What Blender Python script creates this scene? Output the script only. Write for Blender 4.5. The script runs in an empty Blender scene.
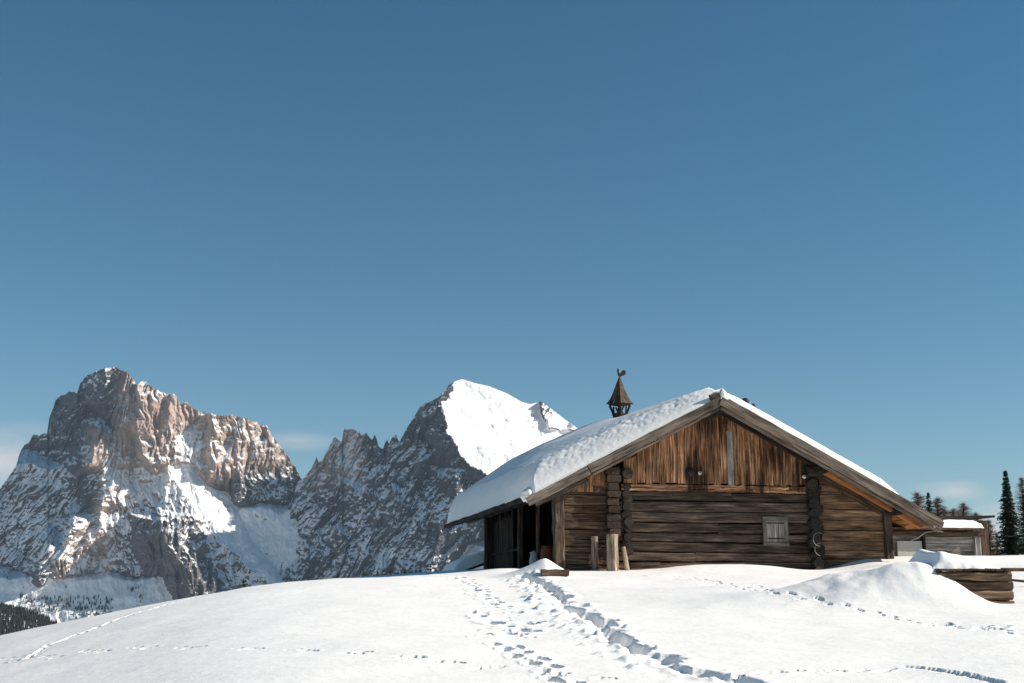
import bpy, bmesh, math, random
import numpy as np
from mathutils import Vector, Matrix

random.seed(7)
S = bpy.context.scene
COL = S.collection
PI = math.pi

# ------------------------------------------------------------------ camera model
FPX = 1300.0
PITCH = math.radians(11.25)
CAM = np.array([0.0, 0.0, 1.6])
_fw = np.array([0, math.cos(PITCH), math.sin(PITCH)])
_up = np.array([0, -math.sin(PITCH), math.cos(PITCH)])
_rt = np.array([1.0, 0, 0])
SUN_EL, SUN_AZ = math.radians(30.5), math.radians(93.0)      # azimuth from +Y towards +X


def ray(x, y):
    return _fw + _rt * ((x - 512) / FPX) + _up * ((341.5 - y) / FPX)


# ------------------------------------------------------------------ noise (numpy)
_rs = np.random.RandomState(11)
_perm = np.concatenate([_rs.permutation(256)] * 3)
_g = _rs.normal(size=(256, 3))
_g /= np.linalg.norm(_g, axis=1)[:, None]


def pnoise(x, y, z=0.0, seed=0):
    x, y, z = np.broadcast_arrays(np.asarray(x, float), np.asarray(y, float), np.asarray(z, float))
    x = x + seed * 17.13; y = y + seed * 5.71; z = z + seed * 9.37
    xi = np.floor(x).astype(int); yi = np.floor(y).astype(int); zi = np.floor(z).astype(int)
    xf = x - xi; yf = y - yi; zf = z - zi
    u = xf ** 3 * (xf * (xf * 6 - 15) + 10); v = yf ** 3 * (yf * (yf * 6 - 15) + 10); w = zf ** 3 * (zf * (zf * 6 - 15) + 10)

    def gr(a, b, c):
        h = _perm[(_perm[(_perm[(xi + a) & 255] + yi + b) & 255] + zi + c) & 255]
        g = _g[h]
        return g[..., 0] * (xf - a) + g[..., 1] * (yf - b) + g[..., 2] * (zf - c)
    l = lambda t, p, q: p + t * (q - p)
    return 1.5 * l(w, l(v, l(u, gr(0, 0, 0), gr(1, 0, 0)), l(u, gr(0, 1, 0), gr(1, 1, 0))),
                   l(v, l(u, gr(0, 0, 1), gr(1, 0, 1)), l(u, gr(0, 1, 1), gr(1, 1, 1))))


def fbm(x, y, z=0.0, o=4, seed=0, gain=0.5):
    a, s, f = 1.0, 0.0, 1.0
    for i in range(o):
        s = s + a * pnoise(np.asarray(x) * f, np.asarray(y) * f, np.asarray(z) * f, seed + i)
        a *= gain; f *= 2.03
    return s


def ridged(x, y, z=0.0, o=4, seed=0, gain=0.5):
    a, s, f = 1.0, 0.0, 1.0
    for i in range(o):
        s = s + a * (1 - 2 * np.abs(pnoise(np.asarray(x) * f, np.asarray(y) * f, np.asarray(z) * f, seed + i)))
        a *= gain; f *= 2.1
    return s


def sstep(a, b, x):
    t = np.clip((np.asarray(x, float) - a) / (b - a), 0, 1)
    return t * t * (3 - 2 * t)


# ------------------------------------------------------------------ objects
def tag(o, label=None, cat=None, group=None, kind=None):
    if label: o['label'] = label
    if cat: o['category'] = cat
    if group: o['group'] = group
    if kind: o['kind'] = kind
    return o


def thing(name, label, cat, loc=(0, 0, 0), rz=0.0, group=None):
    o = bpy.data.objects.new(name, None)
    COL.objects.link(o)
    o.location = loc; o.rotation_euler = (0, 0, rz)
    o.empty_display_size = 0.2
    return tag(o, label, cat, group)


def mesh_obj(name, verts, faces, mat, parent=None, smooth=False, wood=None, tone=None, extra=None):
    me = bpy.data.meshes.new(name)
    if isinstance(faces, np.ndarray):
        n = faces.shape[1]
        me.vertices.add(len(verts)); me.vertices.foreach_set('co', np.asarray(verts, np.float32).ravel())
        me.loops.add(faces.size); me.loops.foreach_set('vertex_index', faces.astype(np.int32).ravel())
        me.polygons.add(len(faces))
        me.polygons.foreach_set('loop_start', np.arange(0, faces.size, n, dtype=np.int32))
        me.update(calc_edges=True)
    else:
        me.from_pydata([tuple(v) for v in verts], [], faces)
    if wood is not None:
        a = me.attributes.new('wood', 'FLOAT_VECTOR', 'POINT')
        a.data.foreach_set('vector', np.asarray(wood, np.float32).ravel())
    if tone is not None:
        a = me.attributes.new('tone', 'FLOAT', 'POINT')
        a.data.foreach_set('value', np.asarray(tone, np.float32).ravel())
    for k, v in (extra or {}).items():
        a = me.attributes.new(k, 'FLOAT', 'POINT')
        a.data.foreach_set('value', np.asarray(v, np.float32).ravel())
    if smooth:
        me.polygons.foreach_set('use_smooth', np.ones(len(me.polygons), bool))
    if mat: me.materials.append(mat)
    me.validate()
    o = bpy.data.objects.new(name, me)
    COL.objects.link(o)
    if parent: o.parent = parent
    return o


class Builder:
    """collects hewn beams, planks, logs; build() links them as ONE mesh object"""
    def __init__(self):
        self.v, self.f, self.w, self.t = [], [], [], []

    def sweep(self, p0, p1, prof, up=(0, 0, 1), seg=0.3, jit=0.006, tone=None, t0=1.0, t1=1.0, bow=0.0, woff=None):
        """prof: list of (side, up) offsets of the cross-section; swept p0 -> p1"""
        p0 = Vector(p0); p1 = Vector(p1)
        d = p1 - p0; L = d.length; d.normalize()
        up = Vector(up)
        sd = d.cross(up)
        if sd.length < 1e-4: sd = d.cross(Vector((1, 0, 0)))
        sd.normalize(); up = sd.cross(d).normalized()
        n = max(1, int(L / seg)); m = len(prof)
        tone = random.random() if tone is None else tone
        ro = woff if woff is not None else Vector((random.uniform(0, 50), random.uniform(0, 50), random.uniform(0, 50)))
        b = len(self.v)
        seedx = random.uniform(0, 100)
        for i in range(n + 1):
            t = i / n
            sc = t0 + (t1 - t0) * t
            c = p0 + d * (L * t) + up * (bow * math.sin(t * 3.0 + seedx))
            js = random.gauss(0, jit * .5); ju = random.gauss(0, jit * .5)
            for (a, h) in prof:
                a2 = a * sc + js + random.gauss(0, jit * .6); h2 = h * sc + ju + random.gauss(0, jit * .6)
                self.v.append(c + sd * a2 + up * h2)
                self.w.append((ro.x + L * t, ro.y + a, ro.z + h)); self.t.append(tone)
        for i in range(n):
            for k in range(m):
                q = (k + 1) % m
                self.f.append((b + i * m + k, b + i * m + q, b + (i + 1) * m + q, b + (i + 1) * m + k))
        for e, idx in ((0, 0), (1, n)):
            bb = len(self.v)
            for k in range(m):
                self.v.append(self.v[b + idx * m + k])
                self.w.append((ro.x + L * e, ro.y + prof[k][0] * 3, ro.z + prof[k][1] * 3)); self.t.append(tone * .8)
            fc = list(range(bb, bb + m))
            self.f.append(fc if e else fc[::-1])
        return self

    def beam(self, p0, p1, w, h, up=(0, 0, 1), bev=0.12, **k):
        c = bev * min(w, h)
        a, b = w / 2, h / 2
        return self.sweep(p0, p1, [(a - c, -b), (a, -b + c), (a, b - c), (a - c, b), (-a + c, b), (-a, b - c), (-a, -b + c), (-a + c, -b)], up, **k)

    def log(self, p0, p1, r, n=10, **k):
        ph = random.random()
        return self.sweep(p0, p1, [(r * (1 + random.gauss(0, .04)) * math.cos(-(i + ph) * 2 * PI / n), r * math.sin(-(i + ph) * 2 * PI / n)) for i in range(n)][::-1], **k)

    def build(self, name, mat, parent=None, smooth=False):
        o = mesh_obj(name, self.v, self.f, mat, parent, smooth, wood=[tuple(x) for x in self.w], tone=self.t)
        bm = bmesh.new(); bm.from_mesh(o.data); bmesh.ops.recalc_face_normals(bm, faces=bm.faces); bm.to_mesh(o.data); bm.free()
        return o


# ------------------------------------------------------------------ materials
class NT:
    def __init__(self, name):
        self.m = bpy.data.materials.new(name); self.m.use_nodes = True
        self.t = self.m.node_tree; self.b = self.t.nodes['Principled BSDF']

    def n(self, typ, **kw):
        nd = self.t.nodes.new(typ)
        for k, v in kw.items():
            if k in nd.inputs: nd.inputs[k].default_value = v
            else: setattr(nd, k, v)
        return nd

    def l(self, a, b): self.t.links.new(a, b)

    def attr(self, name): return self.n('ShaderNodeAttribute', attribute_name=name)

    def noise(self, vec, scale, detail=6, rough=.55, dist=0.0):
        nd = self.n('ShaderNodeTexNoise', Scale=scale, Detail=detail, Roughness=rough, Distortion=dist)
        if vec is not None: self.l(vec, nd.inputs['Vector'])
        return nd.outputs['Fac']

    def mapping(self, vec, sc):
        nd = self.n('ShaderNodeMapping'); nd.inputs['Scale'].default_value = sc
        self.l(vec, nd.inputs['Vector']); return nd.outputs[0]

    def ramp(self, fac, stops):
        nd = self.n('ShaderNodeValToRGB')
        e = nd.color_ramp.elements
        while len(e) < len(stops): e.new(0.5)
        for el, (p, c) in zip(e, stops):
            el.position = p; el.color = (c, c, c, 1) if not hasattr(c, '__len__') else (*c, 1)
        self.l(fac, nd.inputs[0]); return nd.outputs[0]

    def mix(self, fac, a, b, mode='MIX'):
        nd = self.n('ShaderNodeMix', data_type='RGBA', blend_type=mode)
        for s, v in ((nd.inputs[0], fac), (nd.inputs[6], a), (nd.inputs[7], b)):
            if hasattr(v, 'is_linked'): self.l(v, s)
            elif hasattr(v, '__len__'): s.default_value = (*v, 1)
            else: s.default_value = v
        return nd.outputs[2]

    def math(self, op, a, b=0.0, clamp=False):
        nd = self.n('ShaderNodeMath', operation=op, use_clamp=clamp)
        for s, v in ((nd.inputs[0], a), (nd.inputs[1], b)):
            if hasattr(v, 'is_linked'): self.l(v, s)
            else: s.default_value = v
        return nd.outputs[0]

    def bump(self, h, strength, dist, prev=None):
        nd = self.n('ShaderNodeBump'); nd.inputs['Strength'].default_value = strength; nd.inputs['Distance'].default_value = dist
        self.l(h, nd.inputs['Height'])
        if prev is not None: self.l(prev, nd.inputs['Normal'])
        return nd.outputs[0]

    def out(self, col=None, rough=None, nrm=None, spec=None):
        for v, k in ((col, 'Base Color'), (rough, 'Roughness'), (spec, 'Specular IOR Level')):
            if v is None: continue
            s = self.b.inputs[k]
            if hasattr(v, 'is_linked'): self.l(v, s)
            elif hasattr(v, '__len__'): s.default_value = (*v, 1)
            else: s.default_value = v
        if nrm is not None: self.l(nrm, self.b.inputs['Normal'])
        return self.m


def wood_mat(name, dark, mid, light, crack=0.75, streak=1.0, tone_amt=0.5):
    t = NT(name)
    w = t.attr('wood').outputs['Vector']
    tone = t.attr('tone').outputs['Fac']
    g1 = t.noise(t.mapping(w, (1.3, 22, 22)), 1.0, 9, .66, .10)          # grain
    g2 = t.noise(t.mapping(w, (.9, 6, 6)), 1.3, 5, .62, .15)              # broad weathering
    g3 = t.noise(t.mapping(w, (2.6, 70, 70)), 1.0, 3, .6)               # fine fibre
    base = t.ramp(g1, [(.33, dark), (.5, mid), (.68, light)])
    weath = t.ramp(g2, [(.28, .30), (.5, .95), (.75, 1.7)])
    base = t.mix(streak, base, t.mix(1.0, base, weath, 'MULTIPLY'))
    tn = t.math('ADD', t.math('MULTIPLY', tone, 2 * tone_amt), 1 - tone_amt)
    tc = t.n('ShaderNodeCombineColor')
    for i in range(3): t.l(tn, tc.inputs[i])
    base = t.mix(1.0, base, tc.outputs[0], 'MULTIPLY')
    ck = t.noise(t.mapping(w, (1.3, 22, 22)), 1.0, 4, .6, .1)           # checks along the grain
    crk = t.ramp(ck, [(.30, .0), (.36, 1.0)])
    base = t.mix(t.math('MULTIPLY', t.math('SUBTRACT', 1.0, crk), crack), base, tuple(c * .25 for c in dark))
    n = t.bump(g1, .9, .016)
    n = t.bump(crk, .8, .012, n)
    n = t.bump(g3, .3, .004, n)
    return t.out(base, .88, n, .15)


W_LOG = wood_mat('weathered_log', (.026, .017, .012), (.070, .049, .036), (.165, .122, .092), tone_amt=.6)
W_PLANK = wood_mat('weathered_plank', (.036, .022, .014), (.098, .063, .041), (.205, .142, .096), tone_amt=.55)
W_ORANGE = wood_mat('sunburnt_board', (.044, .020, .010), (.25, .122, .060), (.58, .345, .205), tone_amt=.65)
# dark stains on the gable and a darker patch below the peak, edges ragged and upright
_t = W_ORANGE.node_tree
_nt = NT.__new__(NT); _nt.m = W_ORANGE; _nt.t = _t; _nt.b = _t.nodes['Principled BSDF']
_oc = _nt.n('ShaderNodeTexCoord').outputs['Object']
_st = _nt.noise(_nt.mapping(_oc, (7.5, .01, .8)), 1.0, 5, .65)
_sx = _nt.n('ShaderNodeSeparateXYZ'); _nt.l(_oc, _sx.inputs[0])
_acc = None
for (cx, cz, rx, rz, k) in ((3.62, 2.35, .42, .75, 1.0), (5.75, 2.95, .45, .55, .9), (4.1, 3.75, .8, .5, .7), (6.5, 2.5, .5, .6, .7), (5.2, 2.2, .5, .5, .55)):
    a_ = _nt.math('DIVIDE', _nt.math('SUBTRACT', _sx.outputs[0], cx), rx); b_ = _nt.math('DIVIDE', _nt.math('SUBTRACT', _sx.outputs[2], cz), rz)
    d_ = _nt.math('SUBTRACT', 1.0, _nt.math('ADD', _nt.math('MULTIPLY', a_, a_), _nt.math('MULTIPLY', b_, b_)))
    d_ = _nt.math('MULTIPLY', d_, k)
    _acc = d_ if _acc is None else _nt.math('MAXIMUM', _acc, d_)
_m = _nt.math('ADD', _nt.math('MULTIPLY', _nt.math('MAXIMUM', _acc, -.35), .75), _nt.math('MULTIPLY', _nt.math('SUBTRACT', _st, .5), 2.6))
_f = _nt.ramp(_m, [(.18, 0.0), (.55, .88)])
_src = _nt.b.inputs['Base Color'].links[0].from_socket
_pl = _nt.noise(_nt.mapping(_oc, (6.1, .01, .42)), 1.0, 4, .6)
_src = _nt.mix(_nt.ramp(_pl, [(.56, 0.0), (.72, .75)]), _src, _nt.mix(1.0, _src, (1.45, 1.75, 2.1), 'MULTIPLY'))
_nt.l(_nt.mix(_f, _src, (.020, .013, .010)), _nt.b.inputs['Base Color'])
W_SOFFIT = wood_mat('sheltered_board', (.15, .065, .024), (.28, .12, .042), (.38, .175, .07), tone_amt=.25, crack=.4)
W_DARK = wood_mat('blackened_and_shade_wood', (.014, .011, .009), (.034, .027, .022), (.085, .068, .056), tone_amt=.5)  # black log ends; in the porch its dark colour stands in for shade
W_BARGE = wood_mat('grey_bargeboard', (.060, .047, .038), (.140, .112, .09), (.23, .19, .157), tone_amt=.25, crack=.5)
W_PALE = wood_mat('pale_post', (.14, .10, .07), (.30, .23, .17), (.45, .36, .28), tone_amt=.3)
W_WARM = wood_mat('warm_plank', (.042, .023, .012), (.128, .078, .046), (.26, .168, .104), tone_amt=.5)
W_GREY = wood_mat('silver_board', (.12, .105, .095), (.24, .215, .195), (.36, .33, .31), tone_amt=.35)
W_SHINGLE = wood_mat('shingle', (.026, .018, .012), (.066, .047, .033), (.125, .092, .066), tone_amt=.5)


def snow_mat(name, sc=1.0):
    t = NT(name)
    p = t.n('ShaderNodeNewGeometry').outputs['Position']
    c1 = t.noise(p, .7 * sc, 4, .5)
    col = t.ramp(c1, [(.3, (.885, .880, .868)), (.7, (.915, .908, .893))])
    a = t.noise(p, 9 * sc, 5, .6); b = t.noise(p, 70 * sc, 3, .6)
    n = t.bump(a, .32, .03 / sc); n = t.bump(b, .30, .006 / sc, n)
    t.b.inputs['Subsurface Weight'].default_value = 0.0
    return t.out(col, .75, n, .2)


M_SNOW = snow_mat('snow')


def plain(name, col, rough=.8, var=.25, sc=20, metal=0.0):
    t = NT(name)
    p = t.n('ShaderNodeTexCoord').outputs['Object']
    f = t.noise(p, sc, 5, .6)
    c = t.ramp(f, [(.3, tuple(x * (1 - var) for x in col)), (.7, tuple(x * (1 + var) for x in col))])
    t.b.inputs['Metallic'].default_value = metal
    return t.out(c, rough, t.bump(f, .2, .01), .3)


# ------------------------------------------------------------------ camera, light, sky
cam = bpy.data.cameras.new('camera'); cam_o = bpy.data.objects.new('camera', cam); COL.objects.link(cam_o)
cam.sensor_width = 36; cam.lens = FPX * 36 / 1024; cam.clip_start = .1; cam.clip_end = 60000
cam_o.location = CAM; cam_o.rotation_euler = (PI / 2 + PITCH, 0, 0)
S.camera = cam_o
S.render.resolution_x = 1024; S.render.resolution_y = 683
S.view_settings.view_transform = 'Standard'; S.view_settings.look = 'None'
S.view_settings.gamma = 1; S.view_settings.use_curve_mapping = False
S.view_settings.exposure = 0.47
S.cycles.max_bounces = 6; S.cycles.diffuse_bounces = 4; S.cycles.glossy_bounces = 2
S.cycles.use_denoising = True
try: S.cycles.denoiser = 'OPENIMAGEDENOISE'
except Exception: pass

sun = bpy.data.lights.new('sun', 'SUN'); sun.energy = 5.0; sun.angle = math.radians(.53); sun.color = (1.0, .91, .79)
sun_o = bpy.data.objects.new('sun', sun); COL.objects.link(sun_o)
_sd = Vector((math.sin(SUN_AZ) * math.cos(SUN_EL), math.cos(SUN_AZ) * math.cos(SUN_EL), math.sin(SUN_EL)))
sun_o.rotation_euler = _sd.to_track_quat('Z', 'Y').to_euler()

world = bpy.data.worlds.new('World'); S.world = world; world.use_nodes = True
wt = world.node_tree
sky = wt.nodes.new('ShaderNodeTexSky'); sky.sky_type = 'NISHITA'; sky.sun_disc = False
sky.sun_elevation = SUN_EL; sky.sun_rotation = SUN_AZ
sky.altitude = 1900; sky.air_density = 1.0; sky.dust_density = .15; sky.ozone_density = 1.0
hs = wt.nodes.new('ShaderNodeHueSaturation'); hs.inputs['Saturation'].default_value = 1.31; hs.inputs['Hue'].default_value = .485
wt.links.new(sky.outputs[0], hs.inputs['Color'])
# thin clouds low over the horizon, placed by direction
tc = wt.nodes.new('ShaderNodeTexCoord')
SKY_COL = hs.outputs[0]


def cloud(dir_px, half_w, half_h, strength, seed, col=(7.2, 7.4, 7.7)):
    """a wisp of cloud round one direction of the sky: squashed distance + noise -> soft mask"""
    global SKY_COL
    r = ray(*dir_px); r = r / np.linalg.norm(r)
    R = Vector((r[1], -r[0], 0)).normalized(); Un = Vector(R).cross(Vector(r))
    N = wt.nodes; Lk = wt.links
    def dot(v):
        d = N.new('ShaderNodeVectorMath'); d.operation = 'DOT_PRODUCT'
        Lk.new(tc.outputs['Generated'], d.inputs[0]); d.inputs[1].default_value = tuple(v); return d.outputs['Value']
    def mt(op, a, b=0.0, c=0.0, clamp=False):
        m = N.new('ShaderNodeMath'); m.operation = op; m.use_clamp = clamp
        for s, v in zip(m.inputs, (a, b, c)):
            if hasattr(v, 'is_linked'): Lk.new(v, s)
            else: s.default_value = v
        return m.outputs[0]
    x = mt('DIVIDE', mt('MULTIPLY', dot(R), 1.0), half_w / FPX); y = mt('DIVIDE', dot(Un), half_h / FPX)
    cv = N.new('ShaderNodeCombineXYZ'); Lk.new(x, cv.inputs[0]); Lk.new(y, cv.inputs[1]); cv.inputs[2].default_value = seed
    nz = N.new('ShaderNodeTexNoise'); nz.inputs['Scale'].default_value = 1.3; nz.inputs['Detail'].default_value = 7; nz.inputs['Roughness'].default_value = .55
    Lk.new(cv.outputs[0], nz.inputs['Vector'])
    d = mt('SQRT', mt('ADD', mt('MULTIPLY', x, x), mt('MULTIPLY', y, y)))
    front = mt('GREATER_THAN', dot(r), 0.0)
    m = mt('SUBTRACT', mt('ADD', nz.outputs['Fac'], .55), mt('MULTIPLY', d, 1.0), clamp=True)
    m = mt('MULTIPLY', mt('MULTIPLY', mt('POWER', m, 1.3), strength), front, clamp=True)
    mx = N.new('ShaderNodeMix'); mx.data_type = 'RGBA'
    Lk.new(m, mx.inputs[0]); Lk.new(SKY_COL, mx.inputs[6]); mx.inputs[7].default_value = (*col, 1)
    SKY_COL = mx.outputs[2]


cloud((-14, 462), 95, 40, 1.25, 1.0)
cloud((300, 441), 60, 12, .5, 5.0)
cloud((955, 491), 36, 11, .9, 9.0)
cloud((995, 530), 30, 26, 1.0, 12.0)
bg = wt.nodes['Background']; bg.inputs['Strength'].default_value = .064
wt.links.new(SKY_COL, bg.inputs['Color'])
# ------------------------------------------------------------------ snow ground
# local frame of the hut (its front gable wall): needed for the drifts against its walls
TH = math.radians(11.86)
HU = np.array([math.cos(TH), math.sin(TH)]); HV = np.array([-math.sin(TH), math.cos(TH)])
HO = np.array([1.096, 32.149, 2.271])


def hut_world(u, v, z=0.0):
    return np.array([HO[0] + HU[0] * u + HV[0] * v, HO[1] + HU[1] * u + HV[1] * v, HO[2] + z])


_EX = np.array([-2.0, -.60, -.394, -.294, -.186, -.086, 0.0, .10, .2, .3, .394, .6, 2.0])
_ER = np.array([-.16, -.075, -.0285, -.0075, .0133, .0197, .0212, .0212, .021, .022, .026, .030, .03])
# smooth the crest elevation with a dense table
_et = np.linspace(-2, 2, 2001)
_ev = np.interp(_et, _EX, _ER)
_k = np.hanning(81); _k /= _k.sum()
_ev = np.convolve(np.pad(_ev, 40, mode='edge'), _k, mode='valid')
B2 = .001384


TRX, TRY = 7.20, 20.6           # where the log trough stands


def base_ground(x, y):
    x = np.asarray(x, float); y = np.asarray(y, float)
    yy = np.maximum(y, 3.0)
    e = np.interp(x / yy, _et, _ev)
    lf = 1 - sstep(-.33, .025, x / yy)               # left of the hut the crest rolls over sooner and more sharply
    sl = e + .0500 + .0101 * lf                      # steady slope up to the crest
    K = .0044 + .0096 * lf; YS = 27 - 2.5 * lf
    KW = 28 - 18 * lf                                # length of the roll-over
    t1 = np.clip(y - YS, 0, None)
    tr_ = np.minimum(t1, KW)
    s1 = np.maximum(sl - K * KW, -.12)               # slope behind the crest
    z = sl * np.minimum(y, YS + KW) - K * tr_ ** 2 / 2
    z = z + np.where(y > YS + KW, np.minimum(s1, -.03) * np.clip(np.minimum(y, 55) - YS - KW, 0, None), 0)
    decl = np.minimum(s1, -.03)
    far = np.clip(y - 55, 0, None)
    # the slope eases out to the valley floor
    z = z + decl * 1500 * (1 - np.exp(-far / 1500)) * .9
    z = z + 112 * np.exp(-(((x + 1090) / 230) ** 4 + ((y - 2450) / 420) ** 2))      # wooded rise far left
    z = z + 8.2 * np.exp(-(((x - 66) / 25) ** 2 + ((y - 128) / 46) ** 2))
    return z


def drift(x, y, cx, cy, rx, ry, h, rot=0.0, p=2.0):
    dx = x - cx; dy = y - cy
    c, s = math.cos(rot), math.sin(rot)
    a = (dx * c + dy * s) / rx; b = (-dx * s + dy * c) / ry
    return h * np.exp(-(np.abs(a) ** p + np.abs(b) ** p))


def ground_smooth(x, y):
    """everything but footprints and small ripples"""
    z = base_ground(x, y)
    u = (x - HO[0]) * HU[0] + (y - HO[1]) * HU[1]; v = (x - HO[0]) * HV[0] + (y - HO[1]) * HV[1]
    near = (v > -14) & (v < 20) & (u > -8) & (u < 22)
    hz = np.zeros_like(z)
    # level off round the hut: aim at the height of its snow line
    hz += .14 * np.exp(-((u - 4.2) / 1.7) ** 4) * np.exp(-((v + .35) / 1.1) ** 2)
    # drift along the annex on the sunny side
    hz += .27 * sstep(6.7, 8.3, u) * (1 - sstep(13.5, 15.0, u)) * np.exp(-((v - .6) / 1.5) ** 2)
    hz += .10 * np.exp(-(((u - 9.0) / .9) ** 2 + ((v + 1.6) / .7) ** 2))
    hz += .06 * np.exp(-(((u - 8.0) / .5) ** 2 + ((v + 1.3) / .4) ** 2))
    z = z + np.where(near, hz, 0)
    z = z + np.where(near, .075 * np.exp(-((u - 4.5) / 7.5) ** 6) * np.exp(-((v - 4) / 7.0) ** 4), 0)
    # mound by the porch
    z = z + drift(x, y, 0.74, 29.2, .48, .45, .40, 0, 1.5)
    z = z + drift(x, y, 0.25, 29.5, .50, .5, .10, 0, 1.8)
    z = z + drift(x, y, -0.1, 31.0, 1.0, .9, .12, 0, 2)
    # drift behind and left of the trough
    dx = x - (TRX - .50); dy = y - (TRY + .55)
    z = z + .50 * np.exp(-(np.abs(dx) / np.where(dx < 0, 2.5, .55)) ** 2.0 - np.abs(dy / np.where(dy < 0, .95, 1.0)) ** 2.2)
    z = z + .22 * np.exp(-(np.abs(x - TRX + .90) / np.where(x < TRX - .9, .8, .30)) ** 2 - ((y - TRY - .05) / .5) ** 2)
    z = z + .10 * np.exp(-(np.abs(x - TRX + .7) / np.where(x < TRX - .7, 2.6, .45)) ** 2 - ((y - TRY) / 1.2) ** 2)
    z = z + drift(x, y, TRX - 2.6, TRY + 3.0, 2.2, 2.0, .16, .2, 2)
    z = z + .09 * np.where(near, fbm(x * .9, y * 1.1, 0, 3, 77), 0) * np.exp(-((x - TRX + 1.2) / 1.8) ** 4 - ((y - TRY - .6) / 1.2) ** 4)
    return z


def px_ground(px, py):
    r = ray(px, py); r = r / r[1]
    ys = np.linspace(7, 60, 2200)
    zr = CAM[2] + r[2] * ys
    d = zr - ground_smooth(r[0] * ys, ys)
    k = np.argmax(d < 0)
    if not (d < 0).any(): k = int(np.argmin(d))
    return np.array([r[0] * ys[k], ys[k]])


# (the log trough stands here)
A0 = np.concatenate([-np.geomspace(1.4, .46, 30), np.linspace(-.445, .445, 1000), np.geomspace(.46, 1.4, 30)])
Y0 = np.concatenate([np.linspace(-30, 4, 14), np.linspace(5, 10.5, 24), np.linspace(10.6, 36, 560), np.linspace(36.2, 62, 110),
                     np.geomspace(63, 900, 130), np.geomspace(930, 9000, 40)])
YO = 3.0


def fan(a, y):
    return a * np.where(y > 9, y, np.maximum(y, 9.0) + np.clip(9 - y, 0, None) * .6)


GA, GY = np.meshgrid(A0, Y0)
GX = fan(GA, GY)
GZ = ground_smooth(GX, GY)
_nearm = (1 - sstep(60, 140, GY))
GZ += _nearm * (.030 * fbm(GX * .35, GY * .35, 0, 3, 2) + .008 * fbm(GX * 1.3 + GY * .25, GY * 2.2, 0, 3, 5))
GZ += sstep(120, 600, GY) * 6 * fbm(GX / 220, GY / 220, 0, 4, 8)


BASE = GZ.copy()


def stamp(px, py, ang, L, W, d, rim=.10, seed=0, noise_a=.24, sharp=.4):
    """press one print (or, with d < 0, leave one lump) into the sheet"""
    R = max(L, W) * 2.0
    j0, j1 = np.searchsorted(Y0, py - R), np.searchsorted(Y0, py + R)
    i0, i1 = np.searchsorted(A0, (px - R) / py), np.searchsorted(A0, (px + R) / py)
    if j1 <= j0 or i1 <= i0: return
    X = GX[j0:j1, i0:i1] - px; Y = GY[j0:j1, i0:i1] - py
    c, s = math.cos(ang), math.sin(ang)
    p = (X * c + Y * s) / L; q = (-X * s + Y * c) / W
    r = np.sqrt(p * p + q * q)
    r = r + noise_a * pnoise(X / W * .8, Y / W * .8, seed * 1.7, seed)
    dep = 1 - sstep(1 - sharp, 1 + sharp * .3, r)
    rm = np.exp(-((r - 1.25) / .22) ** 2)
    G = GZ[j0:j1, i0:i1]; B0 = BASE[j0:j1, i0:i1]
    if d < 0: G += -d * dep; np.minimum(G, B0 + .13, out=G); return
    G += np.where(G > B0 - .02, 1, 0) * min(rim, .16) * d * rm * (.6 + .8 * pnoise(X / W * 1.3, Y / W * 1.3, 3.1, seed + 3))
    np.minimum(G, np.where(dep > 0, B0 + .04 - (d + .04) * dep, G), out=G)


rg = random.Random(4)


def path_points(pts, step):
    """walk a polyline given on the ground, one point every `step` metres"""
    P = [px_ground(*p) for p in pts]
    out = []
    carry = 0.0
    for a, b in zip(P[:-1], P[1:]):
        L = np.linalg.norm(b - a); n = (b - a) / L
        t = carry
        while t < L:
            out.append((a + n * t, math.atan2(n[1], n[0]))); t += step
        carry = t - L
    return out


def prints(pts, step, L=.17, W=.075, d=.10, side=.10, jit=.03, rim=.3):
    for i, (p, an) in enumerate(path_points(pts, step)):
        o = side if i % 2 else -side
        x = p[0] - math.sin(an) * o + rg.gauss(0, jit); y = p[1] + math.cos(an) * o + rg.gauss(0, jit)
        stamp(x, y, an + rg.gauss(0, .15), L * rg.uniform(.85, 1.2), W * rg.uniform(.85, 1.2), d * rg.uniform(.7, 1.2), rim, rg.randint(0, 900))


# deep trodden trench from the porch down the slope
trench = [(522, 577), (536, 580), (548, 588), (556, 596), (566, 604), (580, 613), (596, 623), (612, 632), (628, 641), (645, 652),
          (664, 663), (690, 671), (716, 676), (745, 680), (775, 686)]
tp = path_points(trench, .27)
for i, (p, an) in enumerate(tp):
    f = i / len(tp)
    dep = (.15 if f < .8 else .10) * (.75 + .5 * rg.random())
    o = rg.gauss(0, .08)
    stamp(p[0] - math.sin(an) * o, p[1] + math.cos(an) * o, an + rg.gauss(0, .2), rg.uniform(.20, .34), rg.uniform(.13, .23), dep * rg.uniform(.55, 1.15), .10, rg.randint(0, 900), .3, .5)
for i, (p, an) in enumerate(tp):
    f = i / len(tp)
    # thrown-up lumps, mostly on the downhill side
    for _ in range(4 if f < .75 else 2):
        o = -rg.uniform(.16, .60) if rg.random() < .85 else rg.uniform(.2, .34)
        t = rg.uniform(-.15, .15)
        rr = rg.uniform(.03, .11)
        stamp(p[0] - math.sin(an) * -o * -1 + math.cos(an) * t, p[1] + math.cos(an) * o + math.sin(an) * t, rg.uniform(0, 3), rr * rg.uniform(1, 1.6), rr, -rr * rg.uniform(.15, .45), 0, rg.randint(0, 900), .5, .8)
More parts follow.
